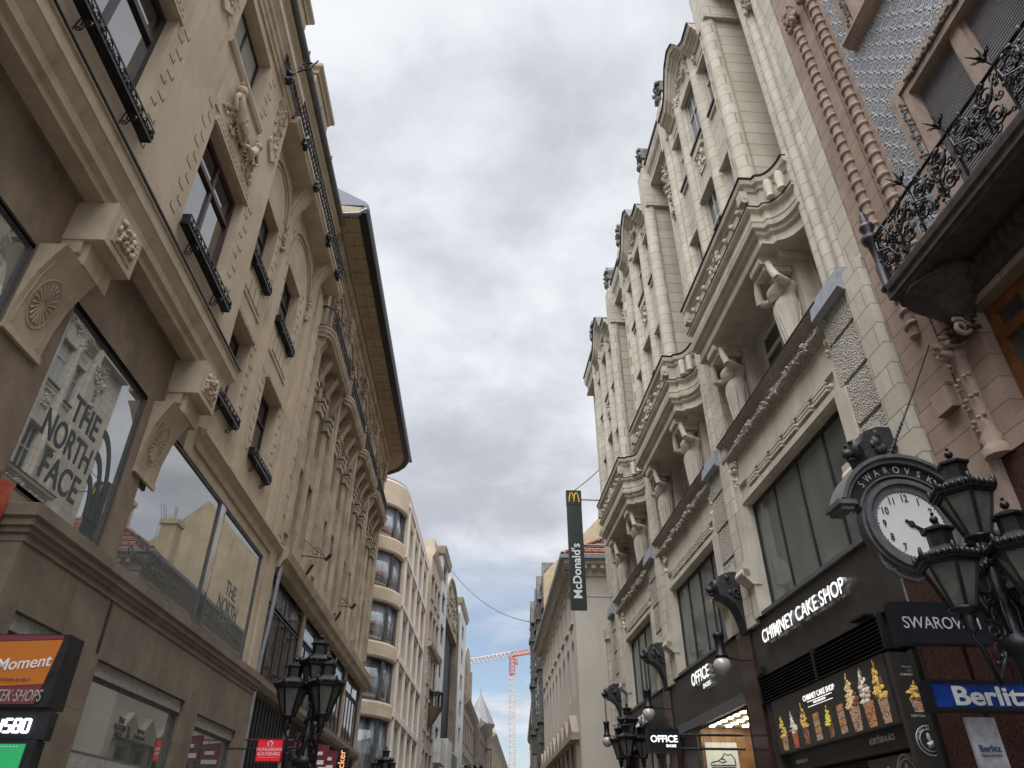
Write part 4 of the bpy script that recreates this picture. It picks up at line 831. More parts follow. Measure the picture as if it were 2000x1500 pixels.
    # caryatids carrying the balcony
    for j, x in enumerate((oc-1.42, oc+1.36)):
        m = MB(FR); m.box(x-.32, x+.32, WR, -.22, 9.2, 11.05); m.box(x-.42, x+.42, WR, .1, 10.9, 11.06)
        m.box(x-.24, x+.24, -.3, .40, 10.86, 11.06)
        for q in range(7): m.box(x-.23+q*.068, x-.19+q*.068, .40, .42, 10.88, 11.04)
        m.box(x-.2, x+.2, -.2, .34, 10.74, 10.86)
        m.build('caryatid_pillar', m_creamp, RC)
        m = MB(FR); wc = -.02
        prof = [(.17, 9.2), (.18, 9.4), (.20, 9.7), (.235, 9.9), (.245, 10.02), (.22, 10.14), (.225, 10.22), (.28, 10.34), (.29, 10.42), (.22, 10.5), (.09, 10.53), (.08, 10.6)]
        m.lathe(x, wc, prof, 14, sc=(1.12, .95)); m.blob((x, wc+.09, 10.63), (.10, .115, .13), 0, 10, 7); m.blob((x, wc+.0, 10.66), (.135, .13, .13), 0, 9, 6, .08)
        m.blob((x, wc+.2, 10.62), (.02, .03, .035), 0, 6, 4)
        for s in (-1, 1):
            m.tube([(x+s*.25, wc+.02, 10.40), (x+s*.36, wc+.16, 10.36), (x+s*.40, wc+.26, 10.40)], .10, 7, r1=.085); m.tube([(x+s*.40, wc+.26, 10.38), (x+s*.34, wc+.3, 10.62), (x+s*.27, wc+.3, 10.86)], .085, 7, r1=.06)
        qq = random.Random(400+k*2+j)
        for i in range(15):                              # folds of the robe
            t = 2*math.pi*i/15+qq.uniform(-.2, .2); sl_ = qq.uniform(-.3, .6); pts = [(x+1.12*(.235-dz*.085)*math.cos(t+dz*sl_), wc+.95*(.235-dz*.085)*math.sin(t+dz*sl_), 9.98-dz) for dz in (0, .2, .45, .76)]
            m.tube(pts, .02, 4, r1=.028)
        for i in range(7): z = 10.12+.03*i; m.tube([(x-.26, wc+.1, z+.09), (x, wc+.27, z-.02), (x+.26, wc+.1, z+.11)], .016, 4)
        m.build('caryatid', m_creamp, RC)
    # storey below: frieze, ledge, large window
    a, b = (9.05, 13.35) if k == 0 else (15.25, 19.25) if k == 1 else (21.35, 25.2)
    m = MB(FR); m.wall(8.2 if k == 0 else PI_[k], PI_[k+1], 5.2, 9.1, -.02, [(a, b, 5.38, 7.55)], .26)
    m.box(a-.1, b+.1, -.02, .03, 7.6, 7.72)
    for q in range(6):
        u = a+.25+q*(b-a-.5)/6; m.box(u, u+.5, -.02, .05, 7.86, 7.90); m.box(u, u+.5, -.02, .05, 7.93, 7.97); m.box(u, u+.5, -.02, .05, 7.79, 7.83); m.blob((u-.08, .0, 7.82), (.05, .06, .05), 0, 7, 5)
    m.box(a-.05, b+.05, -.02, .04, 7.99, 8.03)
    for q in range(4): u = a+q*(b-a)/3.2; m.box(u, u+.006, -.022, -.018, 8.1, 8.6)
    for x in (a-.18, b+.18):
        m.box(x-.17, x+.17, -.02, .12, 5.3, 7.5); m.prism([(-.02, 5.9), (.14, 5.9), (.3, 6.05), (.3, 6.3), (.16, 6.42), (-.02, 6.42)], 'u', x-.2, x+.2)
        m.tube([(x-.2, .25, 6.12), (x+.2, .25, 6.12)], .09, 8); m.carve(x-.14, x+.14, 8.0, 8.55, .0, 16, .07, .07, 0, int(x*11)); m.box(x-.1, x+.1, -.02, .07, 7.4, 8.1)
    m.build('frieze_wall', m_creamp, RC)
    m = MB(FR); m.sweep([(PI_[k]+.5, 0), (PI_[k+1]-.45, 0)], [(-.1, 8.6), (.03, 8.62), (.06, 8.68), (.14, 8.72), (.15, 8.78), (.05, 8.84), (.05, 9.02), (.16, 9.08), (.2, 9.12), (-.1, 9.2)])
    for cc in (.2, .5, .8): m.carve(a+(b-a)*cc-.5, a+(b-a)*cc+.5, 8.66, 8.84, .06, 30, .06, .09, 0, int(cc*10)+k)
    m.build('ledge', m_rough, RC)
    m = MB(FR); m.sweep([(PI_[k]+.5, 0), (PI_[k+1]-.45, 0)], [(-.3, 9.19), (.2, 9.122), (.212, 9.13), (.212, 9.145), (-.3, 9.225)]); m.build('lead_edge', m_dk, RC)
    window(FR, RC, a+.02, b-.02, 5.4, 7.53, -.14, m_dk, m_gmez, (.25, .5, .75), (), .06, .06, 'mezzanine_window')
for i, c in enumerate(PI_):                                 # rusticated lower piers, lead caps and lion brackets
    m = MB(FR)
    for z in [5.3+.75*j for j in range(5)]: m.box(c-.2, c+.64, -.3, .1, z, z+.68, 1)
    m.box(c-.2, c+.64, -.3, .05, 5.22, 9.05)
    m.box(c-.66, c-.2, -.3, .12, 5.22 if i else 4.3, 9.05); m.box(c, c+.44, .1, .125, 6.25, 6.6)
    if i == 3: m.box(c+.64, UE, -.3, .02, 4.2, 9.1); m.box(UE-.3, UE+.15, -.6, .16, 8.3, 8.7); m.box(UE-.2, UE+.1, -.5, .1, 5.3, 8.3)
    m.build('lower_pier', [m_cream, m_rough], RC)
    m = MB(FR); m.prism([(-.1, 8.78), (.16, 8.78), (.24, 8.84), (.19, 9.18), (-.1, 9.27)], 'u', c-.25, c+.68); m.build('lead_cap', m_lead, RC)
    m = MB(FR); u = c
    m.prism([(-.1, 5.15), (.12, 5.2), (.16, 5.45), (.26, 5.72), (.42, 5.86), (.56, 5.9), (.6, 6.12), (.5, 6.3), (.3, 6.38), (-.1, 6.38)], 'u', u-.2, u+.2)
    for s in (-1, 1): m.box(u+s*.2-.012, u+s*.2+.012, -.1, .3, 6.0, 6.34)
    q = random.Random(500+i)
    for j in range(60):                                    # mane
        t = q.uniform(0, 6.28); r = q.uniform(.12, .25); m.blob((u+r*math.cos(t), .48-.6*max(0, r-.1)+q.uniform(-.1, .02), 6.12+r*math.sin(t)*.95), (.06, .05, .075), 0, 6, 4, .2)
    m.blob((u, .56, 6.12), (.14, .12, .15), 0, 9, 7); m.blob((u, .68, 6.05), (.085, .09, .07), 0, 8, 6); m.blob((u, .74, 6.09), (.035, .03, .025), 0, 6, 4); m.blob((u, .66, 5.96), (.06, .07, .03), 0, 7, 5)
    for s in (-1, 1): m.blob((u+s*.065, .655, 6.16), (.022, .02, .016), 0, 6, 4); m.blob((u+s*.13, .5, 6.27), (.04, .03, .05), 0, 6, 4); m.blob((u+s*.06, .65, 6.2), (.05, .035, .022), 0, 6, 4)
    for s in (-1, 1): m.scroll((u+s*.21, .2, 5.95), .15, 1.4, 2, .025, 'w', 1, 5)
    m.build('lion_bracket', m_lion, RC)
m = MB(FR); m.prism([(WR, 20.3), (.0, 20.3), (-4, 23.5), (-12, 23.5), (-12, 20.3)], 'u', 7.53, UE); m.build('roof', m_slate, RC)
# shop fronts: black fascia, red granite piers
for i, c in enumerate(PI_):
    m = MB(FR); m.box(c-.1, c+.62, -.9, .06, 0, 5.2); m.build('granite_pier', m_red, RC)
for k, (a, b, zb) in enumerate(((8.9, 14.2, 4.32), (14.95, 20.33, 4.2), (21.1, 26.4, 4.2))):
    m = MB(FR); m.box(a-.08 if k == 0 else a, b, -.4, .03, zb, 5.3); m.box(a-.1, b, -.4, .09, 5.3, 5.37, 1); m.build('shop_fascia', [m_black, m_gray], RC)
m = MB(FR); m.box(9.55, 14.15, -.3, -.1, 3.88, 4.32)
for q in range(8): z = 3.9+q*.052; m.prism([(-.1, z), (.06, z-.03), (.07, z-.02), (-.1, z+.014)], 'u', 9.55, 14.15)
for u in (9.55, 11.7, 14.1): m.box(u, u+.05, -.1, .085, 3.86, 4.33)
m.build('louvre_grille', m_dk, RC)
m = MB(FR); m.box(13.85, 14.1, .04, .1, 4.35, 4.5); m.box(9.75, 10.2, .02, .16, 4.35, 4.38); m.build('floodlight', m_dk, RC)
m = MB(FR); m.box(13.95, 14.15, -.6, 0, 0, 3.9); m.box(9.6, 13.95, -1.5, -.4, 0, 3.9); m.box(9.7, 9.78, -.4, -.05, 0, 3.88); m.box(9.78, 13.95, -.4, -.12, 2.72, 3.0); m.build('shop_front', m_black, RC)
window(FR, RC, 9.8, 13.9, .2, 2.7, -.3, m_dk, m_stone_g, (.25, .5, .75), (.8,), .07, .06, 'shop_window')
# lit interior of the shoe shop
m = MB(FR); m.box(15.1, 20.2, -2.5, -2.4, 0, 4.2); m.box(15.1, 20.2, -2.5, -.05, 4.0, 4.15, 1); m.box(15.1, 15.2, -2.5, -.1, 0, 4.0, 2); m.box(20.1, 20.2, -2.5, -.1, 0, 4.0, 2); m.box(18.5, 18.6, -2.4, -.05, 0, 4.0, 2)
m.build('shop_interior', [plain('warm_shop_wall', (.45, .36, .25), .7), plain('shop_ceiling', (.55, .5, .42), .7), plain('wood_panel', (.33, .17, .07), .4, var=.3, sc=3)], RC)
m_spot = emit('spotlight', (1, .85, .6), 26)
for i in range(6):
    for j in range(3): m = MB(FR); m.lathe(15.9+i*.42, -.2-j*.4, [(.07, 3.97), (.07, 3.995)], 10); m.build('ceiling_spotlight', m_spot, RC)
window(FR, RC, 15.0, 18.6, .2, 3.98, .04, m_dk, m_gshop, (), (), .05, .05, 'shop_window')
m = MB(FR); m.box(18.65, 20.3, -.4, -.1, 0, 4.2); m.box(15.0, 20.3, -.04, .1, 4.0, 4.2); m.build('shop_front', m_gray, RC)
window(FR, RC, 21.3, 26.2, .2, 4.1, -.12, m_dk, m_gbronze, (.25, .5, .75), (.8,), .06, .05, 'shop_window')

# ---------------------------------------------------------------- right: pink building with the iron balcony, nearest the viewer
RP = thing('pink_building', 'pink stone building with blue grey tiles, twisted columns and a dark iron balcony', 'building', FR.P(5, 0, 0))
def majolica():
    m, nt, b = newmat('blue_grey_relief_tiles'); L = nt.links.new
    g = N(nt, 'ShaderNodeNewGeometry'); sep = N(nt, 'ShaderNodeSeparateXYZ'); L(g.outputs['Position'], sep.inputs[0]); k = FR.t
    u = math_(nt, 'ADD', math_(nt, 'MULTIPLY', sep.outputs[0], k.x), math_(nt, 'MULTIPLY', sep.outputs[1], k.y)); z = sep.outputs[2]
    cu, cz = .23, .17
    row = math_(nt, 'FLOOR', math_(nt, 'DIVIDE', z, cz)); uo = math_(nt, 'ADD', math_(nt, 'DIVIDE', u, cu), math_(nt, 'MULTIPLY', math_(nt, 'MODULO', row, 2.), .5))
    fu = math_(nt, 'SUBTRACT', math_(nt, 'FRACT', uo), .5); fz = math_(nt, 'SUBTRACT', math_(nt, 'FRACT', math_(nt, 'DIVIDE', z, cz)), .45)
    r = math_(nt, 'SQRT', math_(nt, 'ADD', math_(nt, 'MULTIPLY', fu, fu), math_(nt, 'MULTIPLY', math_(nt, 'MULTIPLY', fz, fz), .7)))
    ring = math_(nt, 'SUBTRACT', 1., ramp(nt, math_(nt, 'ABSOLUTE', math_(nt, 'SUBTRACT', r, .40)), .03, .10)); eye = math_(nt, 'SUBTRACT', 1., ramp(nt, math_(nt, 'ABSOLUTE', math_(nt, 'SUBTRACT', r, .13)), .02, .07))
    n = N(nt, 'ShaderNodeTexNoise', i_Scale=2.5, i_Detail=6); L(g.outputs['Position'], n.inputs[0]); n2 = N(nt, 'ShaderNodeTexNoise', i_Scale=16, i_Detail=3); L(g.outputs['Position'], n2.inputs[0])
    base = mixc(nt, ramp(nt, n.outputs[0], .35, .65), (.27, .285, .31), (.18, .195, .215)); base = mixc(nt, math_(nt, 'MULTIPLY', ramp(nt, n2.outputs[0], .5, .65), .5), base, (.30, .25, .23))
    base = mixc(nt, math_(nt, 'MULTIPLY', eye, .5), base, (.30, .23, .20)); base = mixc(nt, math_(nt, 'MULTIPLY', ring, .75), base, (.34, .33, .32)); L(base, b.inputs['Base Color'])
    h = math_(nt, 'ADD', math_(nt, 'ADD', ring, math_(nt, 'MULTIPLY', eye, .7)), math_(nt, 'MULTIPLY', n2.outputs[0], .7)); bp = N(nt, 'ShaderNodeBump', i_Strength=.9, i_Distance=.03); L(h, bp.inputs['Height']); L(bp.outputs[0], b.inputs['Normal'])
    b.inputs['Roughness'].default_value = .55; return m
m_tile = majolica()
m = MB(FR); m.box(-8, 7.52, -12, -.75, 0, 20.5); m.build('core_wall', m_pink, RP)
bigw = (3.75, 5.52, 7.5, 10.15); upw = (3.55, 5.72, 12.22, 15.2)
m = MB(FR); m.wall(-8, 6.35, 7.0, 20, -.02, [bigw, upw, (-1.5, .9, 7.5, 10.15)], .16, 0, 1); m.build('tiled_wall', [m_tile, m_pinkp], RP)
m = MB(FR); m.box(6.75, 7.52, -.7, .0, 5.2, 20); m.box(6.35, 6.75, -.7, -.02, 7.0, 20); m.box(-8, 6.75, -.7, -.03, 5.2, 5.5); m.build('ashlar_strip', m_pink, RP)
for c in (7.05, 6.52):                                     # twisted columns: a rope of stacked drums
    m = MB(FR); m.lathe(c, .02, [(.075, 7.2), (.075, 14.8)], 10); z = 7.3
    while z < 14.5:
        pts = [(c+.055*math.cos(R(a)), .03+.06*math.sin(R(a)), z+.12*(a+60)/300) for a in range(-60, 241, 30)]; m.tube(pts, .035, 6, r1=.05); z += .225
    m.box(c-.13, c+.13, -.02, .16, 14.5, 14.9); m.carve(c-.15, c+.15, 14.3, 14.8, .08, 26, .07, .08, 0, int(c*10)); m.build('twisted_column', m_pinkp, RP)
def stoneframe(u0, u1, z0, z1, sill):
    m = MB(FR); t = .36
    for o, w, a in ((0, .03, .12), (.12, .08, .10), (.25, .05, .11)):
        m.box(u0-t+o, u0-t+o+a, -.02, w, z0, z1+t-o); m.box(u1+t-o-a, u1+t-o, -.02, w, z0, z1+t-o); m.box(u0-t+o+a, u1+t-o-a, -.02, w, z1+t-o-a, z1+t-o)
    q = random.Random(int(z1*7))
    for i in range(int((z1-z0)/.05)):
        z = z0+i*.05+.02
        for x in (u0-.17, u1+.17): m.blob((x+q.uniform(-.035, .035), .07, z), (.04, .035, .035), 1, 6, 4, .2)
    for i in range(int((u1-u0)/.05)): m.blob((u0+i*.05, .07, z1+.17+q.uniform(-.035, .035)), (.035, .035, .04), 1, 6, 4, .2)
    if sill: m.prism([(-.02, z0-.16), (.06, z0-.14), (.16, z0-.04), (.16, z0), (-.02, z0)], 'u', u0-.34, u1+.40, 0)
    return m.build('window_frame', [m_pinkp, m_dark_stone, m_dark_stone], RP)
f1 = stoneframe(*bigw, False); f2 = stoneframe(*upw, True); f3 = stoneframe(-1.5, .9, 7.5, 10.15, False)
for u0, u1, z0, z1, f in ((3.75, 4.5, 7.5, 10.15, f1), (4.78, 5.52, 7.5, 10.15, f1), (-1.5, -.4, 7.5, 10.1, f3), (-.2, .9, 7.5, 10.1, f3)):
    m = MB(FR); z = z0
    m.box(u0, u1, -.2, -.12, z0, z1)
    while z < z1: m.prism([(-.12, z), (-.095, z+.005), (-.095, z+.025), (-.12, z+.03)], 'u', u0, u1); z += .045
    m.build('louvre_shutter', m_shut, f)
for a, f in ((4.5, f1), (-.4, f3)): m = MB(FR); m.box(a, a+.28, -.3, -.06, 7.5, 10.15); m.box(a+.05, a+.23, -.06, -.02, 7.5, 10.15); m.build('mullion', m_pinkp, f)
window(FR, RP, *upw, -.2, m_white, m_stone_g, (.5,), (.7,), .07, .06)
# iron balcony
UB0, UB1, wb = -2.0, 6.55, .62
m = MB(FR); m.box(UB0, UB1, -.02, wb-.02, 7.36, 7.5); m.sweep([(UB0, wb-.06), (UB1-.1, wb-.06), (UB1+.05, wb-.2), (UB1+.05, -.02)], [(-.1, 7.3), (.0, 7.3), (.02, 7.42), (.07, 7.46), (.08, 7.54), (.05, 7.58), (-.1, 7.58)])
m.box(UB0, 6.0, -.02, .05, 7.0, 7.36); m.box(UB0, 6.1, .05, .12, 7.12, 7.22)
for i in range(60): m.box(UB0+i*.13, UB0+.06+i*.13, .12, .15, 7.12, 7.22)
m.build('balcony_slab', plain('sooty_brown_stone', (.055, .042, .036), .8, var=.4, bump=.4), RP)
m = MB(FR); m.lathe(6.2, .08, [(.05, 6.78), (.16, 6.82), (.20, 6.92), (.26, 6.98), (.28, 7.06), (.35, 7.09), (.37, 7.17), (.44, 7.2), (.46, 7.28), (.46, 7.34)], 22); m.carve(6.05, 6.4, 6.6, 6.84, .06, 40, .035, .1, 0, 77); m.tube([(6.2+.45*math.cos(R(a)), .08+.45*math.sin(R(a)), 7.27) for a in range(0, 361, 15)], .035, 6); m.build('balcony_bracket', bpy.data.materials['sooty_brown_stone'], RP)
m = MB(FR); w = wb-.06
m.tube([(UB0, w, 8.36), (UB1-.1, w, 8.36)], .022, 6); m.tube([(UB0, w, 7.62), (UB1-.1, w, 7.62)], .018, 6); m.tube([(UB1-.05, w, 8.36), (UB1, -.02, 8.36)], .022, 6); m.tube([(UB1-.05, w, 7.62), (UB1, -.02, 7.62)], .018, 6)
q = random.Random(9); posts = [6.45-.82*i for i in range(10)]
for i, c in enumerate(posts):
    m.box(c-.012, c+.012, w-.012, w+.012, 7.55, 8.36); d = c-.82; mid = c-.41
    for s, x in ((1, c), (-1, d)):                         # big S scrolls bulging out of the panel, leaves, small curls
        x = x-s*.0
        def X(t): return c-t if s == 1 else d+t
        p = m.scroll((X(.20), w+.05, 8.12), .15, 1.9, 1.2 if s == 1 else 1.94, .013, 'u', s, 5); m.scroll((X(.17), w+.06, 7.8), .13, 1.8, 4.0, .013, 'u', -s, 5)
        m.tube([(X(.05), w+.05, 8.2), (X(.10), w+.10, 8.0), (X(.28), w+.08, 7.9), (X(.33), w+.04, 7.72)], .013, 5)
        m.scroll((X(.34), w+.03, 8.02), .08, 1.5, q.uniform(0, 6), .010, 'u', s, 4); m.scroll((X(.31), w+.03, 7.74), .07, 1.5, q.uniform(0, 6), .010, 'u', -s, 4); m.scroll((X(.07), w+.03, 7.98), .06, 1.4, q.uniform(0, 6), .010, 'u', s, 4)
        m.scroll((X(.22), w+.04, 8.28), .06, 1.4, q.uniform(0, 6), .010, 'u', s, 4)
        for j in range(9): m.scroll((X(q.uniform(.04, .40)), w+q.uniform(-.02, .06), q.uniform(7.68, 8.30)), q.uniform(.04, .075), 1.4, q.uniform(0, 6), .009, 'u', s if j % 2 else -s, 3, step=7)
        for j in range(16): m.blob((X(q.uniform(.04, .4)), w+q.uniform(.02, .09), q.uniform(7.68, 8.3)), (q.uniform(.02, .045), .012, q.uniform(.02, .05)), 0, 6, 4, .25)
    for j in range(6): a = j*math.pi/3; m.blob((mid+.045*math.cos(a), w+.08, 7.98+.045*math.sin(a)), (.03, .02, .03), 0, 6, 4)
    m.blob((mid, w+.1, 7.98), .025, 0, 6, 4)
m.build('balcony_railing', m_iron, RP)
m = MB(FR)
for i in range(16):
    z = 7.66+i*.045
    for c in (.1, .3, .5): m.scroll((UB1, c*.95, 7.75+(i % 4)*.17), .09, 1.3, i, .011, 'w', 1 if i % 2 else -1, 3, step=6)
m.build('end_railing', m_iron, RP)
for i, c in enumerate(posts[1:]):
    m = MB(FR); m.tube([(c, w, 8.36), (c+.02, w+.04, 8.46)], .014, 5); m.blob((c+.02, w+.05, 8.48), .035, 0, 7, 5)
    for j in range(7): a = j*.9; m.tube([(c+.02, w+.05, 8.48), (c+.02+.07*math.cos(a), w+.07+.05*math.sin(a*1.7), 8.54+.05*math.sin(a)), (c+.02+.11*math.cos(a), w+.1+.06*math.sin(a*1.7), 8.55+.09*math.sin(a))], .02, 5, r1=.006)
    m.build('iron_flower', m_iron, RP)
m = MB(FR); m.lathe(6.55, w-.02, [(.05, 7.5), (.1, 7.56), (.06, 7.62), (.075, 7.9), (.05, 7.98), (.07, 8.3), (.11, 8.36), (.13, 8.42), (.07, 8.47), (.05, 8.52), (.1, 8.6), (.09, 8.66), (.04, 8.7), (.06, 8.76), (.03, 8.8), (.045, 8.86), (.01, 8.9)], 12); m.build('corner_finial', m_ironr, RP)
# lower storey
m = MB(FR); m.wall(-8, 7.52, 5.5, 7.0, -.03, [(4.2, 6.15, 5.2, 6.9), (-1, 2.4, 5.2, 6.9)], .4); m.box(6.8, 7.1, -.03, .1, 6.0, 6.35); m.build('lower_wall', m_pink, RP)
window(FR, RP, 4.2, 6.15, 5.25, 6.9, -.2, m_orange, m_gcurt, (.35, .7), (.75,), .13, .1, label='orange brown wooden window under the balcony'); window(FR, RP, -1, 2.4, 5.25, 6.9, -.2, m_orange, m_gcurt, (.35, .7), (.75,), .13, .1)
m = MB(FR); m.lathe(6.54, .0, [(.15, 5.2), (.15, 5.3), (.1, 5.35), (.13, 5.42), (.085, 5.5), (.085, 6.45), (.12, 6.5), (.12, 6.56), (.09, 6.6)], 12)
for i in range(26): z = 5.55+i*.034; a = i*.8; m.blob((6.54+.085*math.cos(a), .06+.085*math.sin(a), z), .028, 0, 6, 4)
m.carve(6.42, 6.66, 6.5, 6.75, .1, 26, .06, .1, 0, 55); m.scroll((6.1, .2, 6.62), .13, 1.5, 1, .03, 'w', 1, 6); m.build('carved_colonnette', m_pinkp, RP)
m = MB(FR); m.box(6.2, 9.1, -.6, -.05, 0, 5.2); m.box(6.6, 7.5, -.05, .05, 4.2, 5.2, 1); m.box(7.6, 8.0, -.05, .08, 0, 4.1, 0); m.box(6.2, 9.0, -.1, .12, 3.95, 4.05, 2); m.build('portal', [m_red, m_pinkp, m_dk], RP)
m = MB(FR); m.box(-8, 6.2, -.6, -.05, 4.0, 5.2); m.build('shop_fascia', m_red, RP)
window(FR, RP, 2.2, 6.15, .2, 3.95, -.2, m_dk, m_stone_g, (.33, .66), (), .08, .06, 'shop_window'); window(FR, RP, -6, 2.0, .2, 3.95, -.2, m_dk, m_stone_g, (.25, .5, .75), (), .08, .06, 'shop_window')
m = MB(FR); m.prism([(.0, 20), (-4, 23), (-12, 23), (-12, 20)], 'u', -8, 7.52); m.build('roof', m_slate, RP)
# ---------------------------------------------------------------- ground
def struct(name, bm, mat): return bm.build(name, mat, kind='structure', loc=(0, 0, 0))
m = MB(); m.add([(-400, -200, 0), (400, -200, 0), (400, 900, 0), (-400, 900, 0)], [(0, 1, 2, 3)]); struct('ground', m, stone('grey_ground', (.2, .19, .18), (.16, .155, .15)))
m = MB(); m.add([(-7, -20, .004), (7, -20, .004), (5, 240, .004), (-8, 240, .004)], [(0, 1, 2, 3)]); struct('paved_street', m, stone('granite_paving', (.25, .235, .215), (.19, .18, .17), brick=(.6, .4, .008)))

# ---------------------------------------------------------------- street lamps
m_lglass = plain('smoked_lamp_glass', (.105, .10, .09), .22, var=.25, spec=.5, bump=0, coat=.3)
def lantern(root, x, y, z, s=1.):
    """hexagonal lantern: z is the foot of the glass"""
    h = .45*s; r0, r1 = .12*s, .27*s; m = MB()
    def hexa(r, z, a0=.26): return [(x+r*math.cos(a0+math.pi/3*i), y+r*math.sin(a0+math.pi/3*i), z) for i in range(6)]
    lo, hi = hexa(r0, z), hexa(r1, z+h)
    for i in range(6): m.tube([lo[i], hi[i]], .02*s, 4, sm=False); m.tube([lo[i], lo[(i+1) % 6]], .018*s, 4, sm=False); m.tube([hi[i], hi[(i+1) % 6]], .032*s, 5)
    q = [(r1+.05*s, z+h), (r1+.06*s, z+h+.04*s), (r1+.0*s, z+h+.09*s), (.16*s, z+h+.17*s), (.13*s, z+h+.19*s), (.13*s, z+h+.34*s), (.17*s, z+h+.36*s), (.17*s, z+h+.385*s), (.06*s, z+h+.43*s), (.03*s, z+h+.45*s)]
    m.lathe(x, y, q, 6, sm=False, a0=.26, a1=.26+2*math.pi); m.blob((x, y, z+h+.5*s), .045*s, 0, 8, 6); m.blob((x, y, z+h+.57*s), .022*s, 0, 6, 4)
    top = hexa(r1+.05*s, z+h+.06*s)
    for i in range(6):                                     # cast crest round the rim and pointed corner leaves
        a, b = Vector(top[i]), Vector(top[(i+1) % 6])
        for k in range(5): p = a.lerp(b, (k+.5)/5); m.blob(p, (.035*s, .035*s, .04*s), 0, 6, 4, .2)
        m.blob(a+Vector((0, 0, .03*s)), (.028*s, .028*s, .075*s), 0, 6, 4)
    m.lathe(x, y, [(.03*s, z-.26*s), (.07*s, z-.22*s), (.05*s, z-.17*s), (.09*s, z-.1*s), (.06*s, z-.06*s), (.15*s, z-.03*s), (.15*s, z), (.1*s, z+.01*s)], 8)
    o = m.build('lantern', m_iron, root)
    g = MB(); k = .97; gl, gh = hexa(r0*k, z+.012*s), hexa(r1*k, z+h-.012*s); g.add(gl+gh, [(i, (i+1) % 6, 6+(i+1) % 6, 6+i) for i in range(6)]+[(0, 1, 2, 3, 4, 5), (6, 7, 8, 9, 10, 11)]); g.build('lamp_glass', m_lglass, o)
def street_lamp(x, y, zt, ang, label, arms=3, s=1., reach=.5, drop=.62):
    r = thing('street_lamp', label, 'street lamp', (x, y, 0), 'cast iron lantern posts'); zb = zt-1.05*s
    m = MB(); m.lathe(x, y, [(.26, 0), (.26, .3), (.2, .4), (.22, .7), (.13, .9), (.1, 1.2), (.085, zb-.9), (.12, zb-.8), (.075, zb-.7), (.07, zb-.15), (.2*s, zb-.08), (.22*s, zb-.02), (.12*s, zb+.05), (.09*s, zb+.25), (.14*s, zb+.32), (.07*s, zb+.4), (.075*s, zb+.6), (.04*s, zt-.2*s)], 12)
    for i in range(8): a = i*math.pi/4; m.tube([(x+.13*s*math.cos(a), y+.13*s*math.sin(a), zb+.05), (x+.16*s*math.cos(a), y+.16*s*math.sin(a), zb+.2), (x+.1*s*math.cos(a), y+.1*s*math.sin(a), zb+.3)], .02*s, 4)
    for i in range(10): a = i*.63; m.blob((x+.075*s*math.cos(a), y+.075*s*math.sin(a), zb+.45+.02*i), (.035*s, .035*s, .05*s), 0, 6, 4, .2)
    m.build('post', m_iron, r)
    lantern(r, x, y, zt, s)
    for k in range(arms):
        a = R(ang[k] if isinstance(ang, tuple) else ang+360/arms*k); dx, dy = math.cos(a), math.sin(a); q = MB()
        def pt(d, z): return (x+dx*d, y+dy*d, z)
        zl = zt-drop; pts = [pt(.06, zb+.1), pt(.2*s, zb-.12), pt(.34*s, zb-.3), pt(reach*.9, zl-.36*s), pt(reach*1.02, zl-.28*s), pt(reach, zl-.2*s)]; q.tube(pts, .028*s, 6)
        for c, rad, z0, fl in ((.20*s, .12*s, zb+.06, 1), (.16*s, .07*s, zb+.3, 1)):
            n = 14; q.tube([pt(c+rad*(1-.8*i/n)*math.cos(fl*i*.75+1), z0+rad*(1-.8*i/n)*math.sin(fl*i*.75+1)) for i in range(n+1)], .02*s, 5)
        for i in range(3): q.blob(pt(.15*s+.07*i*s, zb-.06-.07*i*s), (.03*s, .03*s, .03*s), 0, 6, 4, .25)
        q.build('arm', m_iron, r); lantern(r, x+dx*reach, y+dy*reach, zl, s*.96)
    return r
street_lamp(3.74, 5.45, 3.72, (188, 278, 60), 'black street lamp with large lanterns in front of the round clock', 3, .77, .35, .58)
street_lamp(-3.34, 12.9, 3.80, 195, 'black street lamp with lanterns beside the red souvenir sign', 3, .95, .36, .36)
street_lamp(-4.95, 31.4, 3.9, 200, 'small distant street lamp before the modern cream building', 3, 1.0, .4, .4)
street_lamp(3.56, 24.0, 4.35, 250, 'distant black street lamp left of the black shoe shop sign', 3, 1.0, .4, .5)

# ---------------------------------------------------------------- lamps hanging from the lion brackets
m_globe = plain('milk_glass_globe', (.36, .345, .325), .2, var=.12, bump=0, coat=.5)
for i, (u, lab) in enumerate(((14.3, 'white globe lamp hanging from the lion beside the lit shoe shop letters'), (20.45, 'white globe lamp hanging from the lion above the black shoe shop box sign'), (26.5, 'farthest white globe lamp, hanging from the last lion head'))):
    r = thing('pendant_lamp', lab, 'lamp', FR.P(u, .66, 4.3), 'globe lamps hanging from the lions')
    m = MB(FR); m.tube([(u, .66, 5.95), (u, .66, 5.15)], .012, 4); m.tube([(u+.04, .62, 5.95), (u+.04, .62, 5.15)], .008, 4); m.build('chain', m_iron, r)
    m = MB(FR); m.lathe(u, .66, [(.07, 4.72), (.13, 4.72), (.13, 4.76), (.09, 4.8), (.09, 5.1), (.11, 5.12), (.11, 5.18), (.03, 5.2)], 12); m.build('cap', m_iron, r)
    m = MB(FR); m.blob((u, .66, 4.57), .172, 0, 20, 14); m.build('globe', m_globe, r)
    m = MB(FR); m.tube([(u, .66, 4.76), (u+.55, .05, 4.78)], .012, 4); m.build('stay_rod', m_iron, r)

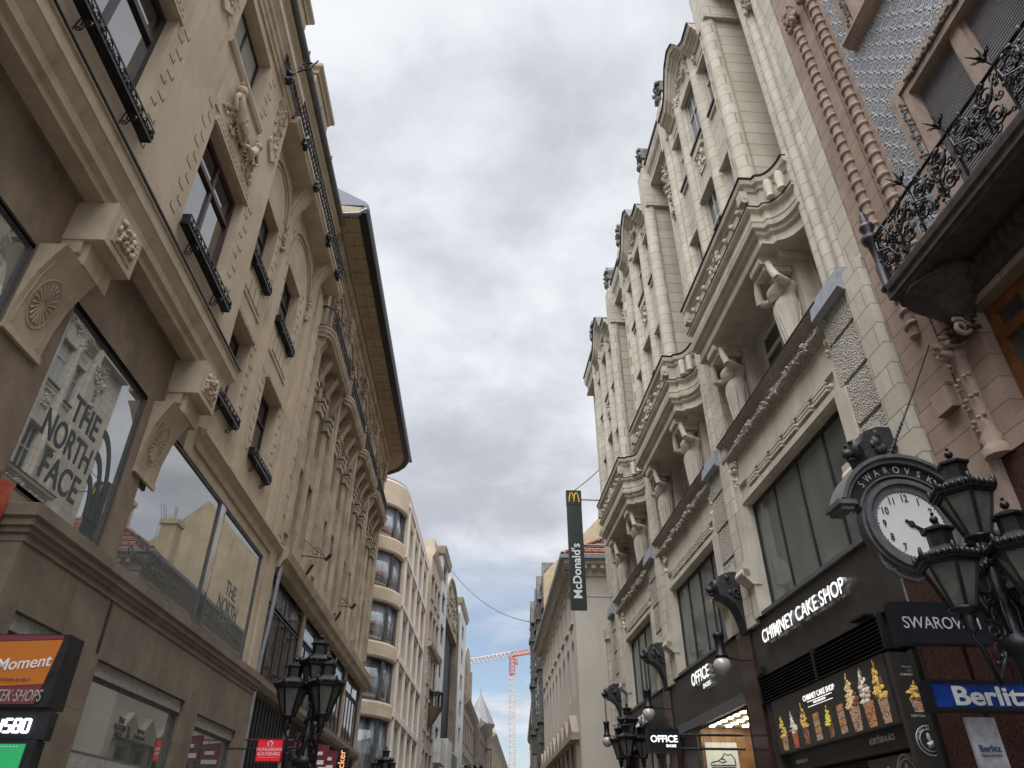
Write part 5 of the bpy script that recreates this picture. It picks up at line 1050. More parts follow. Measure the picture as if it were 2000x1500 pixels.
# ---------------------------------------------------------------- clock
XN = FR.n; UC, WC, ZC = 6.9, 1.05, 4.51
ck = thing('hanging_clock', 'round white faced clock in a dark arched case hanging under the lion head', 'clock', FR.P(UC, WC, 4.0))
m = MB(FR); rim = []
for r0, r1, d in ((.375, .45, .07), (.45, .50, .11), (.50, .53, .06)):
    n = 40; vs = []
    for s in (-1, 1):
        for i in range(n):
            a = 2*math.pi*i/n
            for r in (r0, r1): vs.append((UC+s*d, WC+r*math.cos(a), ZC+r*math.sin(a)))
    fs = []
    for i in range(n):
        j = (i+1) % n; a0, a1, b0, b1 = 2*i, 2*i+1, 2*j, 2*j+1; k = 2*n
        fs += [(a0, a1, b1, b0), (k+a0, k+b0, k+b1, k+a1), (a1, k+a1, k+b1, b1), (a0, b0, k+b0, k+a0)]
    m.add(vs, fs, 0, False)
m.build('case_ring', m_gray, ck)
m = MB(FR); vs = [(UC+s*.055, WC+.39*math.cos(2*math.pi*i/40), ZC+.39*math.sin(2*math.pi*i/40)) for s in (-1, 1) for i in range(40)]; m.add(vs, [tuple(range(40)), tuple(range(79, 39, -1))]+[(i, (i+1) % 40, 40+(i+1) % 40, 40+i) for i in range(40)]); m.build('dial', plain('dial_white', (.62, .61, .59), .5, var=.04, bump=0), ck)
for hnum in range(1, 13):
    a = R(90-30*hnum); text('numeral', str(hnum), FR.P(UC-.062, WC-.295*math.cos(a), ZC+.295*math.sin(a)-.038), XN, UP, .082, m_dk, ck, .003, .012, .8)
m = MB(FR)
for i in range(60):
    a = 2*math.pi*i/60; r0 = .36 if i % 5 else .35; m.tube([(UC-.06, WC+r0*math.cos(a), ZC+r0*math.sin(a)), (UC-.06, WC+.378*math.cos(a), ZC+.378*math.sin(a))], .0045, 3)
m.tube([(UC-.06, WC+.379*math.cos(R(a)), ZC+.379*math.sin(R(a))) for a in range(0, 361, 6)], .004, 3); m.build('minute_marks', m_dk, ck)
def hand(deg, l, t):
    m = MB(FR); a = R(90-deg); c, s = math.cos(a), math.sin(a)
    P = lambda d, e: (UC-.066, WC-(d*c-e*s), ZC+d*s+e*c)
    m.tube([P(-.07, 0), P(l*.55, 0)], t, 5); m.tube([P(l*.5, 0), P(l, 0)], t*1.4, 5, r1=.003)
    m.tube([P(l*.55+.035*math.cos(q*.7), .035*math.sin(q*.7)) for q in range(10)], .007, 4); m.build('hand', m_dk, ck)
hand(132, .24, .012); hand(117, .33, .009); m = MB(FR); m.blob((UC-.065, WC, ZC), (.012, .04, .04), 0, 10, 6); m.build('hub', m_dk, ck)
m = MB(FR)                                                # arched hood with lettering band
def arcband(r0, r1, d, m_i=0, a0=18, a1=162):
    n = 24; vs = []
    for s in (-1, 1):
        for i in range(n+1):
            a = R(a0+(a1-a0)*i/n)
            for r in (r0, r1): vs.append((UC+s*d, WC+r*math.cos(a)*1.0, ZC+.0+r*math.sin(a)))
    k = 2*(n+1); fs = []
    for i in range(n):
        a, b, c, e = 2*i, 2*i+1, 2*i+3, 2*i+2; fs += [(a, b, c, e), (k+a, k+e, k+c, k+b), (b, k+b, k+c, c), (a, e, k+e, k+a)]
    fs += [(0, k, k+1, 1), (2*n, 2*n+1, k+2*n+1, k+2*n)]; m.add(vs, fs, m_i)
arcband(.69, .74, .13); arcband(.74, .78, .17); arcband(.54, .56, .1); arcband(.56, .69, .08, 1, 20, 160)
for s in (-1, 1): c = WC+s*.70; m.box(UC-.17, UC+.17, c-.1, c+.1, ZC+.17, ZC+.22); m.box(UC-.14, UC+.14, c-.07, c+.07, ZC+.12, ZC+.17)
m.build('hood', [m_gray, plain('hood_black', (.012, .012, .014), .5)], ck)
word = 'SWAROVSKI'
for i, ch in enumerate(word):
    a = R(90+46-i*92/(len(word)-1)); rt = FR.n*math.sin(a)+UP*(-math.cos(a)); upv = FR.n*math.cos(a)+UP*math.sin(a)
    text('lettering', ch, FR.P(UC-.083, WC-.585*math.cos(a), ZC+.585*math.sin(a)), rt, upv, .085, m_sil, ck, .004, 0, .85)
m = MB(FR)
for s in (-1, 1):
    m.tube([(UC, WC+s*.42, ZC-.3), (UC, WC+s*.4, ZC-.42), (UC, WC+s*.26, ZC-.55), (UC, WC+s*.1, ZC-.6), (UC, WC, ZC-.56)], .025, 6); m.scroll((UC, WC+s*.34, ZC-.44), .08, 1.3, 2, .018, 'w', s, 5)
m.build('scroll_bracket', m_gray, ck)
for pts, rr_, nm in (([(UC, .02, ZC-.05), (UC, .56, ZC-.02)], .04, 'wall_arm'), ([(UC, .02, ZC+.55), (UC, .55, ZC+.5)], .03, 'wall_arm'), ([(UC, WC+.26, ZC-.55), (UC, WC+.26, 3.7)], .015, 'hanging_rod'), ([(UC, .7, ZC-.5), (UC, .7, 3.7)], .015, 'hanging_rod')): m = MB(FR); m.tube(pts, rr_, 6); m.build(nm, m_gray, ck)
m = MB(FR); m.tube([(6.9, .02, 6.95), (7.0, .5, 6.1), (UC, WC, ZC+.78)], .012, 4)
for i in range(9): p = Vector((7.0, .5, 6.1)).lerp(Vector((UC, WC, ZC+.78)), .35+i*.07); m.blob(p, (.018, .018, .03), 0, 6, 4)
m.build('suspension_cable', m_iron, label='thin cable with chain links holding the hanging clock', cat='cable')

# ---------------------------------------------------------------- signs
def sign(name, label, F, u, w0, w1, z0, z1, mat, th=.12, cat='sign', group=None, frame=None):
    """box sign standing out square to the facade, facing down the street"""
    r = thing(name, label, cat, F.P(u, (w0+w1)/2, z0), group); m = MB(F); m.box(u, u+th, w0, w1, z0, z1); m.build('panel', mat, r)
    if frame:
        b = .02; m = MB(F)
        for a in ((w0-.005, w0+b, z0-.005, z1+.005), (w1-b, w1+.005, z0-.005, z1+.005), (w0+b, w1-b, z0-.005, z0+b), (w0+b, w1-b, z1-b, z1+.005)): m.box(u-.012, u+th+.004, *a)
        m.build('frame', frame, r)
    return r
rg = FR.n; lg = FL.n
m_navy = plain('blue_black_panel', (.006, .007, .012), .35, bump=0)
s = sign('box_sign', 'blue black box sign with thin silver capitals below the round clock', FR, 6.9, .58, 1.5, 3.3, 3.7, m_navy, .14)
text('lettering', 'SWAROVSKI', FR.P(6.897, 1.03, 3.44), rg, UP, .12, m_sil, s, .004, 0, width=.79)
s = sign('box_sign', 'blue box sign with bold white lettering at the right edge', FR, 6.0, .72, 1.94, 2.565, 2.79, plain('cobalt_panel', (.004, .035, .24), .3, bump=0), .13, frame=m_navy)
text('lettering', 'Berlitz', FR.P(5.997, 1.42, 2.605), rg, UP, .145, m_letd, s, .004, .035, width=.68); text('lettering', '®', FR.P(5.997, 1.075, 2.71), rg, UP, .03, m_letd, s, .004)
m = MB(FR); m.tube([(6.06, .72, 2.68), (6.06, -.04, 2.68)], .02, 5); m.build('bracket', m_iron, s)
s = sign('hanging_banner', 'white hanging banner with small dark blue lettering under the blue box sign', FR, 6.06, 1.42, 1.67, 1.9, 2.52, plain('banner_white', (.45, .45, .47), .7, bump=.05), .03)
text('lettering', 'Berlitz', FR.P(6.056, 1.545, 2.27), rg, UP, .05, plain('banner_blue', (.03, .06, .16), .6), s, .003, .03, 1.0); text('lettering', 'Helping the World', FR.P(6.056, 1.545, 2.235), rg, UP, .016, bpy.data.materials['banner_blue'], s, .003)
text('letter_sign', 'CHIMNEY CAKE SHOP', FR.P(11.78, .06, 4.80), FR.right, UP, .235, m_letw, None, .07, .012, side=m_sil, width=3.3, label='lit white capitals CHIMNEY CAKE SHOP on the black fascia', cat='sign')
text('letter_sign', 'OFFICE', FR.P(17.45, .06, 4.86), FR.right, UP, .28, m_letw, None, .06, .015, side=m_sil, width=1.35, label='large lit white word OFFICE on the shoe shop fascia', cat='sign'); text('letter_sign', 'SHOES', FR.P(17.05, .06, 4.68), FR.right, UP, .10, m_letw, None, .05, .02, side=m_sil, width=.55, label='small lit word SHOES under the larger lit word', cat='sign')
sp = thing('shoe_poster', 'white poster with a sneaker drawing inside the lit shoe shop', 'poster', FR.P(18.4, -.5, 2.2))
m = MB(FR); m.box(18.4, 18.45, -.86, -.1, 2.2, 3.68); m.build('panel', emit('poster_white', (.42, .41, .38), .9), sp)
m = MB(FR); y0 = -.48; k = 1.05; zz = 3.2
for pts in ([(-.28, 0), (.28, 0)], [(-.28, 0), (-.28, .05), (-.1, .09), (.0, .16), (.06, .24), (.12, .2), (.2, .22), (.27, .12), (.28, 0)], [(-.28, -.04), (.28, -.04)], [(-.1, .09), (-.02, .05), (.08, .08)], [(-.05, .13), (.05, .11)], [(-.24, -.2), (-.24, -.15), (0, -.1), (.24, -.16), (.24, -.2)]):
    m.tube([(18.395, y0-a*k, zz+b*k) for a, b in pts], .014, 4)
m.build('sneaker_drawing', m_dk, sp)
text('letter_sign', "L'OCCITANE", FR.P(24.0, .06, 4.72), FR.right, UP, .30, m_letd, None, .05, 0, .95, label='pale serif shop name on the farthest black fascia', cat='sign')
s = sign('box_sign', 'black box sign OFFICE SHOES standing out beside the farther lamp', FR, 15.5, 1.33, 1.98, 3.17, 3.61, m_navy, .14, frame=m_dk)
text('lettering', 'OFFICE', FR.P(15.497, 1.65, 3.36), rg, UP, .125, m_letw, s, .006, .03, 1.0); text('lettering', 'SHOES', FR.P(15.497, 1.52, 3.27), rg, UP, .05, m_letw, s, .006, .03, 1.0)
m = MB(FR); m.tube([(15.57, .0, 3.5), (15.57, 1.33, 3.5)], .025, 5); m.build('bracket', m_dk, s); m = MB(FR); m.tube([(15.57, .0, 3.25), (15.57, 1.33, 3.25)], .025, 5); m.build('bracket', m_dk, s)
s = sign('tower_sign', 'tall dark green blade sign with white sideways letters and a yellow arch', FR, 27.0, 1.0, 1.6, 9.12, 14.0, plain('dark_green_panel', (.010, .022, .016), .4, bump=0), .18)
m = MB(FR); m.box(26.99, 27.19, .99, 1.61, 13.38, 14.01); m.build('top_panel', plain('near_black_panel', (.012, .014, .012), .4, bump=0), s)
text('lettering', "McDonald's", FR.P(26.995, 1.17, 10.62), UP, -rg, .34, m_letd, s, .006, .02, 1.0)
m = MB(FR); yz = lambda t: (26.985, 1.3+.2*(-t), 13.5)
for c in (-.1, .1): m.tube([(26.985, 1.3+c+.1*math.cos(R(a)), 13.48+.40*math.sin(R(a))) for a in range(0, 181, 12)], .028, 5)
m.build('emblem', plain('yellow_emblem', (.75, .48, .02), .5, bump=0), s)
for z in (13.65, 11.7, 9.65): m = MB(FR); m.tube([(27.1, 1.0, z), (27.1, -.1, z)], .035, 6); m.build('rod', m_lead, s)
# chimney cake posters
m_post = emit('backlit_poster', (.009, .008, .007), 1., (.012, .012, .012))
pics = {n: print_(n, c, tuple(x*.28 for x in c), .58) for n, c in dict(cream_swirl=(.62, .60, .50), gold_swirl=(.60, .40, .10), yellow_swirl=(.62, .55, .06), nut_swirl=(.62, .45, .22), cocoa=(.13, .06, .04), wafer=(.30, .20, .14), roll=(.34, .16, .07), berry=(.34, .09, .04)).items()}
PM = [m_post]+list(pics.values()); PN = list(pics)
def cone(m, F, c, z, h, wd, top, cup, w, perp=False):
    """printed picture of a filled pastry cone, raised a few millimetres"""
    P = (lambda x, y: (c+x*(-1), w, z+y)) if not perp else (lambda x, y: (w, c-x, z+y))
    q = random.Random(int(c*100+h*100)); d = .004 if not perp else -.004
    def poly(pts, mi, lift):
        vs = [P(*p) for p in pts]; ax = 1 if not perp else 0; l2 = []
        for v in vs: v = list(v); v[ax] += d*lift; l2.append(tuple(v))
        m.add(vs+l2, [tuple(range(len(vs))), tuple(range(len(vs), 2*len(vs)))]+[(i, (i+1) % len(vs), len(vs)+(i+1) % len(vs), len(vs)+i) for i in range(len(vs))], mi)
    def lump(x, y, a, b, nm, lift):
        v = list(P(x, y)); ax = 1 if not perp else 0; v[ax] += d*lift
        m.blob(v, (a, .005, b) if not perp else (.005, a, b), PN.index(nm)+1, 8, 5, .2)
    ch = h*.42
    poly([(-wd*.3, 0), (wd*.3, 0), (wd*.44, ch), (-wd*.44, ch)], PN.index(cup)+1, 1)
    for i in range(16):                                  # sugar and crumbs on the wafer
        y = q.uniform(.03, .95)*ch; x = q.uniform(-.28, .28)*wd*(1+.4*y/ch); lump(x, y, .022*wd/.3, .014, 'cocoa' if q.random() < .6 else 'roll', 1.2)
    n = 10
    for i in range(n):
        f = i/(n-1); hw = wd*.52*(1-f)**.75+.012
        for j in range(4 if f < .7 else 2):
            lump(q.uniform(-.75, .75)*hw, ch+(h-ch)*(f*.93+.02)+q.uniform(-.01, .01), hw*q.uniform(.4, .6), (h-ch)*.06, top if q.random() < .78 else ('cocoa' if top != 'cream_swirl' else 'wafer'), 2+f*2+j*.3)
pt = thing('menu_poster', 'wide backlit menu poster of filled chimney cakes under the black louvres', 'poster', FR.P(11.9, .0, 2.98))
m = MB(FR); m.box(9.85, 13.9, -.1, .0, 3.0, 3.86); m.build('panel', m_post, pt)
m = MB(FR)
for i, (c, h, wd, tp, cp) in enumerate(((13.55, .55, .3, 'gold_swirl', 'wafer'), (13.1, .56, .27, 'cream_swirl', 'berry'), (12.65, .62, .27, 'gold_swirl', 'cocoa'), (11.75, .45, .22, 'yellow_swirl', 'cocoa'), (10.92, .78, .36, 'nut_swirl', 'wafer'), (10.5, .78, .34, 'cream_swirl', 'roll'), (10.1, .8, .3, 'gold_swirl', 'wafer'))): m = MB(FR); cone(m, FR, c, 3.03 if i < 4 else 3.02, h, wd, tp, cp, .004); m.build('pastry_picture', PM, pt)
for c in (12.2, 11.35):
    m = MB(FR)
    for j in range(4): m.prism([(c-.1, 3.05+.1*j), (c+.1, 3.04+.1*j), (c+.1, 3.13+.1*j), (c-.1, 3.14+.1*j)], 'w', .002, .008, PN.index('roll' if j % 2 else 'wafer')+1)
    m.build('pastry_picture', PM, pt)
text('lettering', 'CHIMNEY CAKE SHOP', FR.P(11.95, .004, 3.66), FR.right, UP, .085, m_letw, pt, .004, .01, 1.0); text('lettering', 'SWEETS AND SAVORY', FR.P(11.95, .004, 3.58), FR.right, UP, .03, m_letw, pt, .003, 0, 1.1)
m = MB(FR); m.box(11.5, 12.4, .0, .005, 3.625, 3.635); m.box(11.5, 12.4, .0, .005, 3.55, 3.557); m.build('rule', m_letw, pt)
text('label', 'KÜRTŐSKALÁCS', FR.P(10.6, -.115, 2.84), FR.right, UP, .075, m_letd, RC, .004, .02, .9); text('label', 'KÜRTŐSKALÁCS', FR.P(13.3, -.115, 2.82), FR.right, UP, .05, m_letd, RC, .004, .02, .9)
ps = thing('pillar_poster', 'narrow black poster with one filled cone on the end of the shop front', 'poster', FR.P(9.6, -.2, 2.2))
m = MB(FR); m.box(9.58, 9.68, -.42, .06, 1.6, 3.82); m.build('panel', m_post, ps)
m = MB(FR); cone(m, FR, -.16, 3.08, .38, .24, 'gold_swirl', 'wafer', 9.578, True); m.build('pastry_picture', PM, ps)
text('lettering', 'KÜRTŐSKALÁCS', FR.P(9.576, -.17, 3.02), rg, UP, .03, m_letd, ps, .003, .01); text('lettering', 'Hungarian', FR.P(9.576, -.17, 3.62), rg, UP, .035, m_lint, ps, .003); text('lettering', 'style', FR.P(9.576, -.17, 3.57), rg, UP, .035, m_lint, ps, .003); text('lettering', 'CHIMNEY CAKE', FR.P(9.576, -.17, 3.52), rg, UP, .03, m_letd, ps, .003)
m = MB(FR)
for r in (.17, .125): m.tube([(9.576, -.17+r*math.cos(R(a)), 2.75+r*math.sin(R(a))) for a in range(0, 361, 15)], .006, 4)
m.tube([(9.576, -.13, 2.69), (9.576, -.21, 2.72)], .035, 8); m.blob((9.576, -.17, 2.79), (.01, .028, .05), 0, 8, 6); m.build('emblem', m_letd, ps)
for i, ch in enumerate('CHIMNEY CAKE SHOP'):
    if ch == ' ': continue
    a = R(170-i*10); rt = FR.n*math.sin(a)-UP*math.cos(a); text('lettering', ch, FR.P(9.576, -.17-.135*math.cos(a), 2.75+.135*math.sin(a)), rt, FR.n*math.cos(a)+UP*math.sin(a), .024, m_letd, ps, .003, .01)
vs_ = thing('vertical_letter_sign', 'black upright panel with stacked grey capitals behind the blue box sign', 'sign', FR.P(9.4, -.4, 1.5))
m = MB(FR); m.box(9.3, 9.4, -.5, -.1, 1.2, 3.8); m.build('panel', m_black, vs_)
for i, ch in enumerate('CHIMNEY'): text('lettering', ch, FR.P(9.296, -.26, 3.50-.185*i), rg, UP, .14, m_lint, vs_, .006, .03, .95)
lw = thing('window_poster', 'black window poster with the round white emblem below the wide menu', 'poster', FR.P(11, -.3, 2.0))
m = MB(FR); m.box(9.95, 11.4, -.29, -.26, 1.9, 2.68); m.build('panel', m_post, lw); m = MB(FR); cone(m, FR, 11.15, 2.2, .38, .2, 'gold_swirl', 'wafer', -.256); m.build('pastry_picture', PM, lw); m = MB(FR); cone(m, FR, 10.85, 2.2, .36, .18, 'cream_swirl', 'wafer', -.256); m.build('pastry_picture', PM, lw)
m = MB(FR)
for r in (.26, .2): m.tube([(10.4+r*math.cos(R(a)), -.255, 2.42+r*math.sin(R(a))) for a in range(0, 361, 15)], .008, 4)
m.tube([(10.34, -.255, 2.36), (10.46, -.255, 2.34)], .05, 8); m.blob((10.4, -.255, 2.5), (.04, .008, .075), 0, 8, 6); m.build('emblem', m_letd, lw)
for i, ch in enumerate('CHIMNEY CAKE SHOP'):
    if ch == ' ': continue
    a = R(175-i*10.5); text('lettering', ch, FR.P(10.4-.22*math.cos(a), -.255, 2.42+.22*math.sin(a)), FR.right*math.sin(a)-UP*math.cos(a), FR.right*math.cos(a)+UP*math.sin(a), .04, m_letd, lw, .003, .01)
text('label', 'Mind tool', FR.P(12.4, -.29, 2.42), FR.right, UP, .2, plain('copper_letter', (.3, .13, .07), .4), RC, .004, .02)
# left hand signs
m_or = emit('lit_orange_panel', (.27, .085, .012), .4); m_mar = emit('lit_maroon_panel', (.085, .02, .024), .5)
r = thing('lit_box_sign', 'orange and maroon lit box sign at the left edge over the number display', 'sign', FL.P(5.5, 2.2, 2.46))
m = MB(FL); m.prism([(1.7, 2.56), (2.42, 2.60), (2.46, 2.9), (1.7, 2.87)], 'u', 5.49, 5.53); m.build('panel', m_or, r)
m = MB(FL); m.box(5.5, 5.72, 1.68, 2.5, 2.45, 2.94); m.build('case', m_dk, r)
m = MB(FL); m.prism([(1.7, 2.46), (2.40, 2.47), (2.42, 2.595), (1.7, 2.555)], 'u', 5.49, 5.53); m.prism([(1.7, 2.875), (2.46, 2.905), (2.46, 2.93), (1.7, 2.93)], 'u', 5.49, 5.53); m.build('lower_panel', m_mar, r)
text('lettering', 'Moment', FL.P(5.487, 2.245, 2.70), lg+UP*.1, UP, .085, m_letd, r, .004, .01, width=.37); text('lettering', 'ÉTEK·SHOPS', FL.P(5.487, 2.27, 2.485), lg, UP, .08, m_lint, r, .004, 0, width=.34, shear=.15); text('lettering', 'AZ EGYETEMES ÉLMÉNY', FL.P(5.487, 2.18, 2.615), lg, UP, .02, m_mar, r, .004)
m = MB(FL); m.tube([(5.485, 2.03+.03*math.cos(R(a)), 2.72+.03*math.sin(R(a))) for a in range(0, 361, 30)], .012, 5); m.build('emblem', m_letd, r)
r = thing('number_display', 'black display with white dotted digits under the orange box sign', 'display', FL.P(5.5, 2.2, 2.26))
m = MB(FL); m.box(5.52, 5.62, 1.7, 2.53, 2.25, 2.425); m.build('case', m_dk, r)
m = MB(FL); seg = {'4': 'bcfg', '5': 'acdfg', '8': 'abcdefg', '0': 'abcdef', '6': 'acdefg', '.': ''}
for i, ch in enumerate('4580'):
    x0 = 2.185+.062*i
    for g, (a, b, c, d) in dict(a=(0, 1, 1, 1), b=(1, .5, 1, 1), c=(1, 0, 1, .5), d=(0, 0, 1, 0), e=(0, 0, 0, .5), f=(0, .5, 0, 1), g=(0, .5, 1, .5)).items():
        if g in seg[ch]:
            for k in range(3): f = (k+.5)/3; x = x0+(a+(c-a)*f)*.04; z = 2.295+(b+(d-b)*f)*.08; m.box(5.508, 5.522, x-.006, x+.006, z-.006, z+.006)
m.build('digits', emit('led_white', (.9, .9, 1.), 2.2), r)
r = thing('green_lit_sign', 'green lit box sign with a white stroke at the bottom left corner', 'sign', FL.P(5.5, 2.2, 1.8))
m = MB(FL); m.box(5.5, 5.62, 1.7, 2.5, 1.85, 2.245); m.build('case', m_dk, r); m = MB(FL); m.box(5.49, 5.51, 1.72, 2.44, 1.87, 2.22); m.build('panel', emit('lit_green', (.015, .21, .07), .8), r)
text('lettering', 'U', FL.P(5.486, 2.24, 2.06), lg, UP, .1, m_letw, r, .004, .02); 
m = MB(FL)
for i in range(30): m.box(5.484, 5.49, 1.75+i*.022, 1.76+i*.022, 2.2, 2.206)
m.build('dotted_border', m_letd, r)
r = thing('shop_sign', 'red orange sign edge high on the left beside the travertine corner', 'sign', FL.P(8.2, -.6, 4.7))
m = MB(FL); m.box(8.1, 8.26, -1.0, -.27, 4.70, 5.36); m.build('panel', plain('red_orange_panel', (.42, .07, .03), .5, bump=0), r); text('lettering', 't', FL.P(8.096, -.42, 4.9), lg, UP, .25, m_lint, r, .004, .02)
r = sign('box_sign', 'red box sign HUNGARIAN SOUVENIRS beside the left street lamp', FL, 17.5, .68, 1.24, 3.14, 3.59, emit('lit_red', (.34, .01, .018), .8), .14, frame=plain('dark_red', (.15, .01, .015), .5))
text('lettering', 'HUNGARIAN', FL.P(17.486, .96, 3.35), lg, UP, .066, m_letd, r, .004, .01, 1.02); text('lettering', 'SOUVENIRS', FL.P(17.486, .96, 3.265), lg, UP, .066, m_letd, r, .004, .01, 1.05)
m = MB(FL); m.box(17.484, 17.49, .75, 1.17, 3.225, 3.23); m.tube([(17.486, .96+.05*math.cos(R(a)), 3.49+.05*math.sin(R(a))) for a in range(-30, 211, 20)], .012, 4); m.box(17.484, 17.49, .915, .935, 3.44, 3.5); m.box(17.484, 17.49, .985, 1.005, 3.44, 3.5); m.build('emblem', m_letd, r)
m = MB(FL); m.tube([(17.57, 0, 3.4), (17.57, .68, 3.4)], .02, 5); m.build('bracket', m_dk, r)
r = sign('box_sign', 'black upright sign with sideways orange lettering beyond the left street lamp', FL, 24, 1.29, 1.62, 2.9, 4.06, m_navy, .14, frame=m_dk)
text('lettering', 'Foot Locker', FL.P(23.997, 1.53, 3.33), UP, -lg, .2, emit('orange_letter', (.75, .33, .12), .9), r, .004, .01)
m_rb = plain('red_board', (.16, .018, .022), .5)
for i, (u, lab) in enumerate(((19.6, 'nearest'), (21.2, 'middle'), (22.6, 'farthest'))):
    r = thing('sign_board', lab+' of three small red and white sign boards behind the left street lamp', 'sign', FL.P(u, .3, 3.45), 'red sign boards')
    m = MB(FL); m.prism([(1.0, 3.37), (1.5, 3.35), (1.55, 3.85), (1.0, 3.9)], 'u', u, u+.12); m.tube([(u+.06, -.4, 3.8), (u+.06, 1.02, 3.8)], .02, 4); m.build('board', m_rb, r)
    m = MB(FL); m.box(u-.01, u, 1.05, 1.45, 3.4, 3.5); m.build('white_stripe', m_letd, r); m = MB(FL); m.box(u-.01, u, 1.15, 1.4, 3.62, 3.7); m.build('white_stripe', m_letd, r)

# ---------------------------------------------------------------- cables, crane
def cable(a, b, sag, r, label):
    m = MB(); a, b = Vector(a), Vector(b); m.tube([tuple(a.lerp(b, i/16)-Vector((0, 0, sag*4*(i/16)*(1-i/16)))) for i in range(17)], r, 4); m.build('overhead_cable', m_gray, label=label, cat='cable', group='overhead cables')
cable(FD.P(70, .4, 25.2), FW_.P(62, -.1, 17.6), 1.2, .035, 'thin cable sagging across the street between the far rooftops')
cable(FR.P(26.8, .2, 14.9), FR.P(27.2, 1.5, 13.9), .05, .02, 'short thin stay wire above the tall green blade sign')
cr = thing('tower_crane', 'red and white tower crane standing beyond the far end of the street', 'crane', (0, 189, 0))
m_cw = plain('crane_white', (.56, .47, .43), .5, var=.1); m_cr = plain('crane_red', (.50, .14, .08), .5, var=.1)
def lattice(m, a, b, h, n, r, mi=0, tri=False):
    a, b = Vector(a), Vector(b); d = (b-a).normalized(); x = d.cross(Vector((0, 1, 0))).normalized() if abs(d.y) < .9 else Vector((1, 0, 0)); y = d.cross(x)
    cs = [(-1, -1), (1, -1), (1, 1), (-1, 1)] if not tri else [(-1, -1), (-1, 1), (1, 0)]
    off = [x*(p*h/2)+y*(q*h/2) for p, q in cs]
    for o in off: m.tube([a+o, b+o], r*1.5, 4, mi)
    for i in range(n):
        p, q = a.lerp(b, i/n), a.lerp(b, (i+1)/n)
        for j in range(len(off)): o, o2 = off[j], off[(j+1) % len(off)]; m.tube([p+o, q+o2], r, 3, mi); m.tube([p+o, p+o2], r, 3, mi)
m = MB(); lattice(m, (0, 189, 0), (0, 189, 37.5), 1.35, 30, .075); m.build('mast', m_cw, cr)
m = MB(); lattice(m, (0, 189, 37.5), (0, 189, 42.0), 1.3, 5, .085); m.box(-.8, .8, 188.2, 189.8, 37.3, 37.6); m.box(.8, 1.5, 188.3, 189.6, 39.8, 41); m.build('slewing_tower', m_cr, cr)
m = MB(); lattice(m, (0, 189, 42.2), (-16, 189, 39.4), 1.1, 16, .075, 0, True); m.build('jib', m_cw, cr)
m = MB(); lattice(m, (0, 189, 42.2), (9.5, 189, 43.8), 1.1, 10, .075, 0, True); m.box(8.4, 9.5, 188.5, 189.5, 42.4, 43.2); m.build('counter_jib', m_cr, cr)

# ---------------------------------------------------------------- passers-by whose heads reach into the bottom of the view
def skinned(name, pts, edges, radii, mat, parent, sub=2):
    me = bpy.data.meshes.new(name); off = OFF[parent.name]; me.from_pydata([Vector(p) for p in pts], edges, []); o = bpy.data.objects.new(name, me); COL.objects.link(o)
    md = o.modifiers.new('skin', 'SKIN'); md.use_smooth_shade = True
    for i, r in enumerate(radii): me.skin_vertices[0].data[i].radius = r if isinstance(r, tuple) else (r, r)
    me.skin_vertices[0].data[0].use_root = True
    sb = o.modifiers.new('sub', 'SUBSURF'); sb.levels = sb.render_levels = sub
    dg = bpy.context.evaluated_depsgraph_get(); m2 = bpy.data.meshes.new_from_object(o.evaluated_get(dg)); bpy.data.objects.remove(o)
    m2.name = name; m2.materials.clear(); m2.materials.append(mat)
    for p in m2.polygons: p.use_smooth = True
    o = bpy.data.objects.new(name, m2); COL.objects.link(o); o.parent = parent; OFF[o.name] = off; return o
m_skin = plain('skin', (.50, .31, .22), .5, var=.08, bump=0)
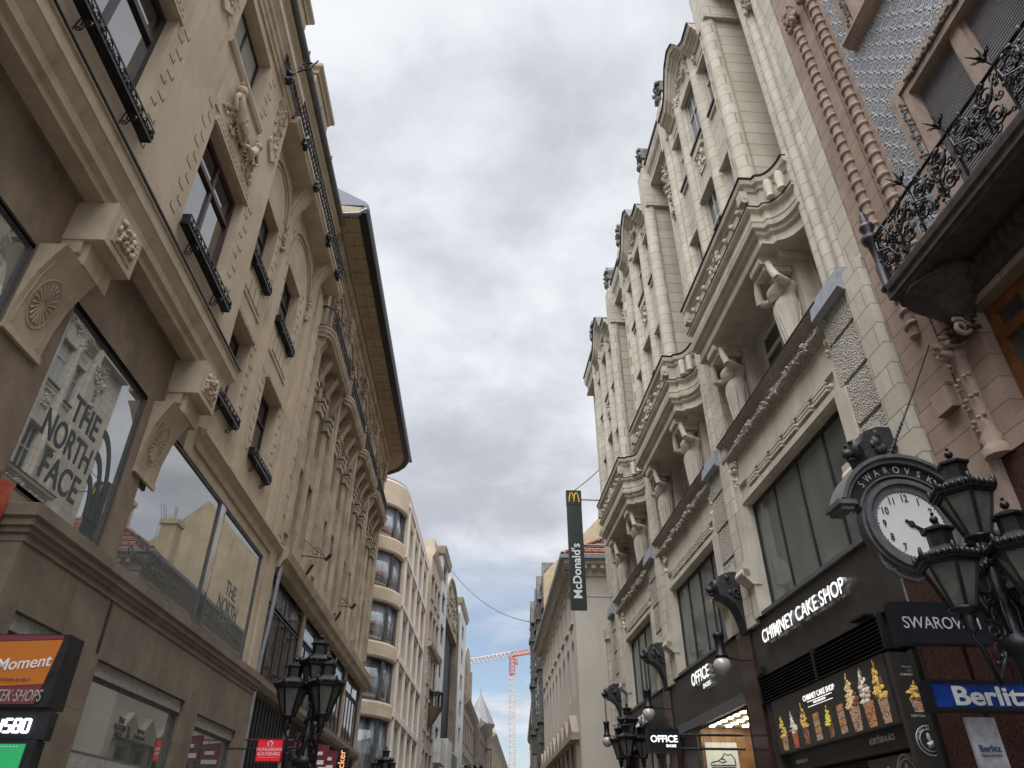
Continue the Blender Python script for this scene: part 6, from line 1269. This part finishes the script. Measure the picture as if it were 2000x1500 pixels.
def person(x, y, h, label, coat, trousers, hair, long_hair=False):
    r = thing('person', label, 'person', (x, y, 0)); s = h/1.78
    pts = [(0, 0, .98), (0, 0, 1.15), (0, .01, 1.32), (0, .01, 1.46), (0, .02, 1.54), (0, .03, 1.60), (0, .04, 1.68), (0, .03, 1.76)]; rad = [(.16, .12), (.15, .11), (.18, .12), (.13, .09), .055, .06, (.078, .095), (.06, .075)]; ed = [(i, i+1) for i in range(7)]
    for sd in (-1, 1):
        b = len(pts); pts += [(sd*.10, 0, .9), (sd*.11, .02, .5), (sd*.11, -.02, .09), (sd*.12, .12, .04)]; rad += [.095, .065, .045, .04]; ed += [(0, b), (b, b+1), (b+1, b+2), (b+2, b+3)]
        b = len(pts); pts += [(sd*.2, 0, 1.43), (sd*.25, -.02, 1.15), (sd*.24, .1, .93), (sd*.24, .13, .86)]; rad += [.062, .046, .034, .034]; ed += [(3, b), (b, b+1), (b+1, b+2), (b+2, b+3)]
        hb = b+3
        for k in range(5): q = len(pts); pts += [(sd*.24+.018*(k-2)*.9, .14+(.02 if k else -.01), .80-.012*abs(k-2)*-1), (sd*.24+.016*(k-2), .13, .765)]; rad += [.009, .007]; ed += [(hb, q), (q, q+1)]
    body = skinned('body', [(p[0]*s, p[1]*s, p[2]*s) for p in pts], ed, [tuple(a*s for a in r_) if isinstance(r_, tuple) else r_*s for r_ in rad], m_skin, r)
    W0 = lambda: MB()
    m = W0(); m.lathe(x, y+.005, [(.20*s, .72*s), (.19*s, .95*s), (.175*s, 1.15*s), (.205*s, 1.32*s), (.19*s, 1.42*s), (.10*s, 1.49*s), (.075*s, 1.53*s)], 18, sc=(1.08, .76))
    for sd in (-1, 1): m.tube([(x+sd*.17*s, y, 1.43*s), (x+sd*.25*s, y-.02*s, 1.15*s), (x+sd*.24*s, y+.09*s, .93*s)], .078*s, 9, r1=.05*s)
    m.build('jacket', coat, r)
    m = W0()
    for sd in (-1, 1): m.tube([(x+sd*.09*s, y, .95*s), (x+sd*.11*s, y+.02*s, .5*s), (x+sd*.11*s, y-.02*s, .1*s)], .11*s, 10, r1=.065*s); m.blob((x+sd*.115*s, y+.06*s, .045), (.055*s, .13*s, .05*s), 1, 9, 6)
    m.build('trousers', [trousers, m_dk], r)
    m = W0(); m.blob((x, y+.025*s, 1.705*s), (.090*s, .106*s, .10*s), 0, 14, 10, .02)
    q = random.Random(int(x*100))
    for i in range(150):
        a = q.uniform(0, 6.28); e = q.uniform(.15, 1.5); p = Vector((math.cos(a)*math.cos(e)*.09, math.sin(a)*math.cos(e)*.106, math.sin(e)*.10))*s; t = Vector((-math.sin(a), math.cos(a), 0))*.02
        c = Vector((x, y+.025*s, 1.705*s)); m.tube([c+p*1.01, c+p*1.06+t*q.uniform(-1, 1), c+p*1.0-Vector((0, 0, .035))+t], .005, 3)
    if long_hair: m.tube([(x, y-.06*s, 1.74*s), (x, y-.09*s, 1.6*s), (x, y-.10*s, 1.42*s)], .09*s, 10, r1=.05*s)
    m.build('hair', hair, r)
    m = W0(); f = y+.105*s                                 # face turned up the street
    m.blob((x, f+.03*s, 1.635*s), (.014*s, .022*s, .025*s), 0, 7, 5)
    for sd in (-1, 1): m.blob((x+sd*.03*s, f+.018*s, 1.665*s), (.013*s, .008*s, .008*s), 1, 7, 5); m.blob((x+sd*.085*s, y+.03*s, 1.64*s), (.012*s, .025*s, .032*s), 0, 7, 5)
    m.blob((x, f+.02*s, 1.60*s), (.024*s, .01*s, .007*s), 2, 7, 5); m.build('face', [m_skin, m_dk, plain('lips', (.4, .16, .14), .5)], r)
person(-.105, 2.15, 1.797, 'person with short black hair at the bottom edge of the view', plain('black_jacket', (.02, .02, .024), .8), plain('dark_jeans', (.03, .04, .07), .8), plain('black_hair', (.012, .010, .009), .45, bump=.3))
person(1.18, 1.82, 1.715, 'person with ginger hair at the bottom right corner', plain('grey_coat', (.12, .12, .13), .8), plain('dark_trousers', (.03, .03, .035), .8), plain('ginger_hair', (.38, .13, .05), .5, bump=.3), True)
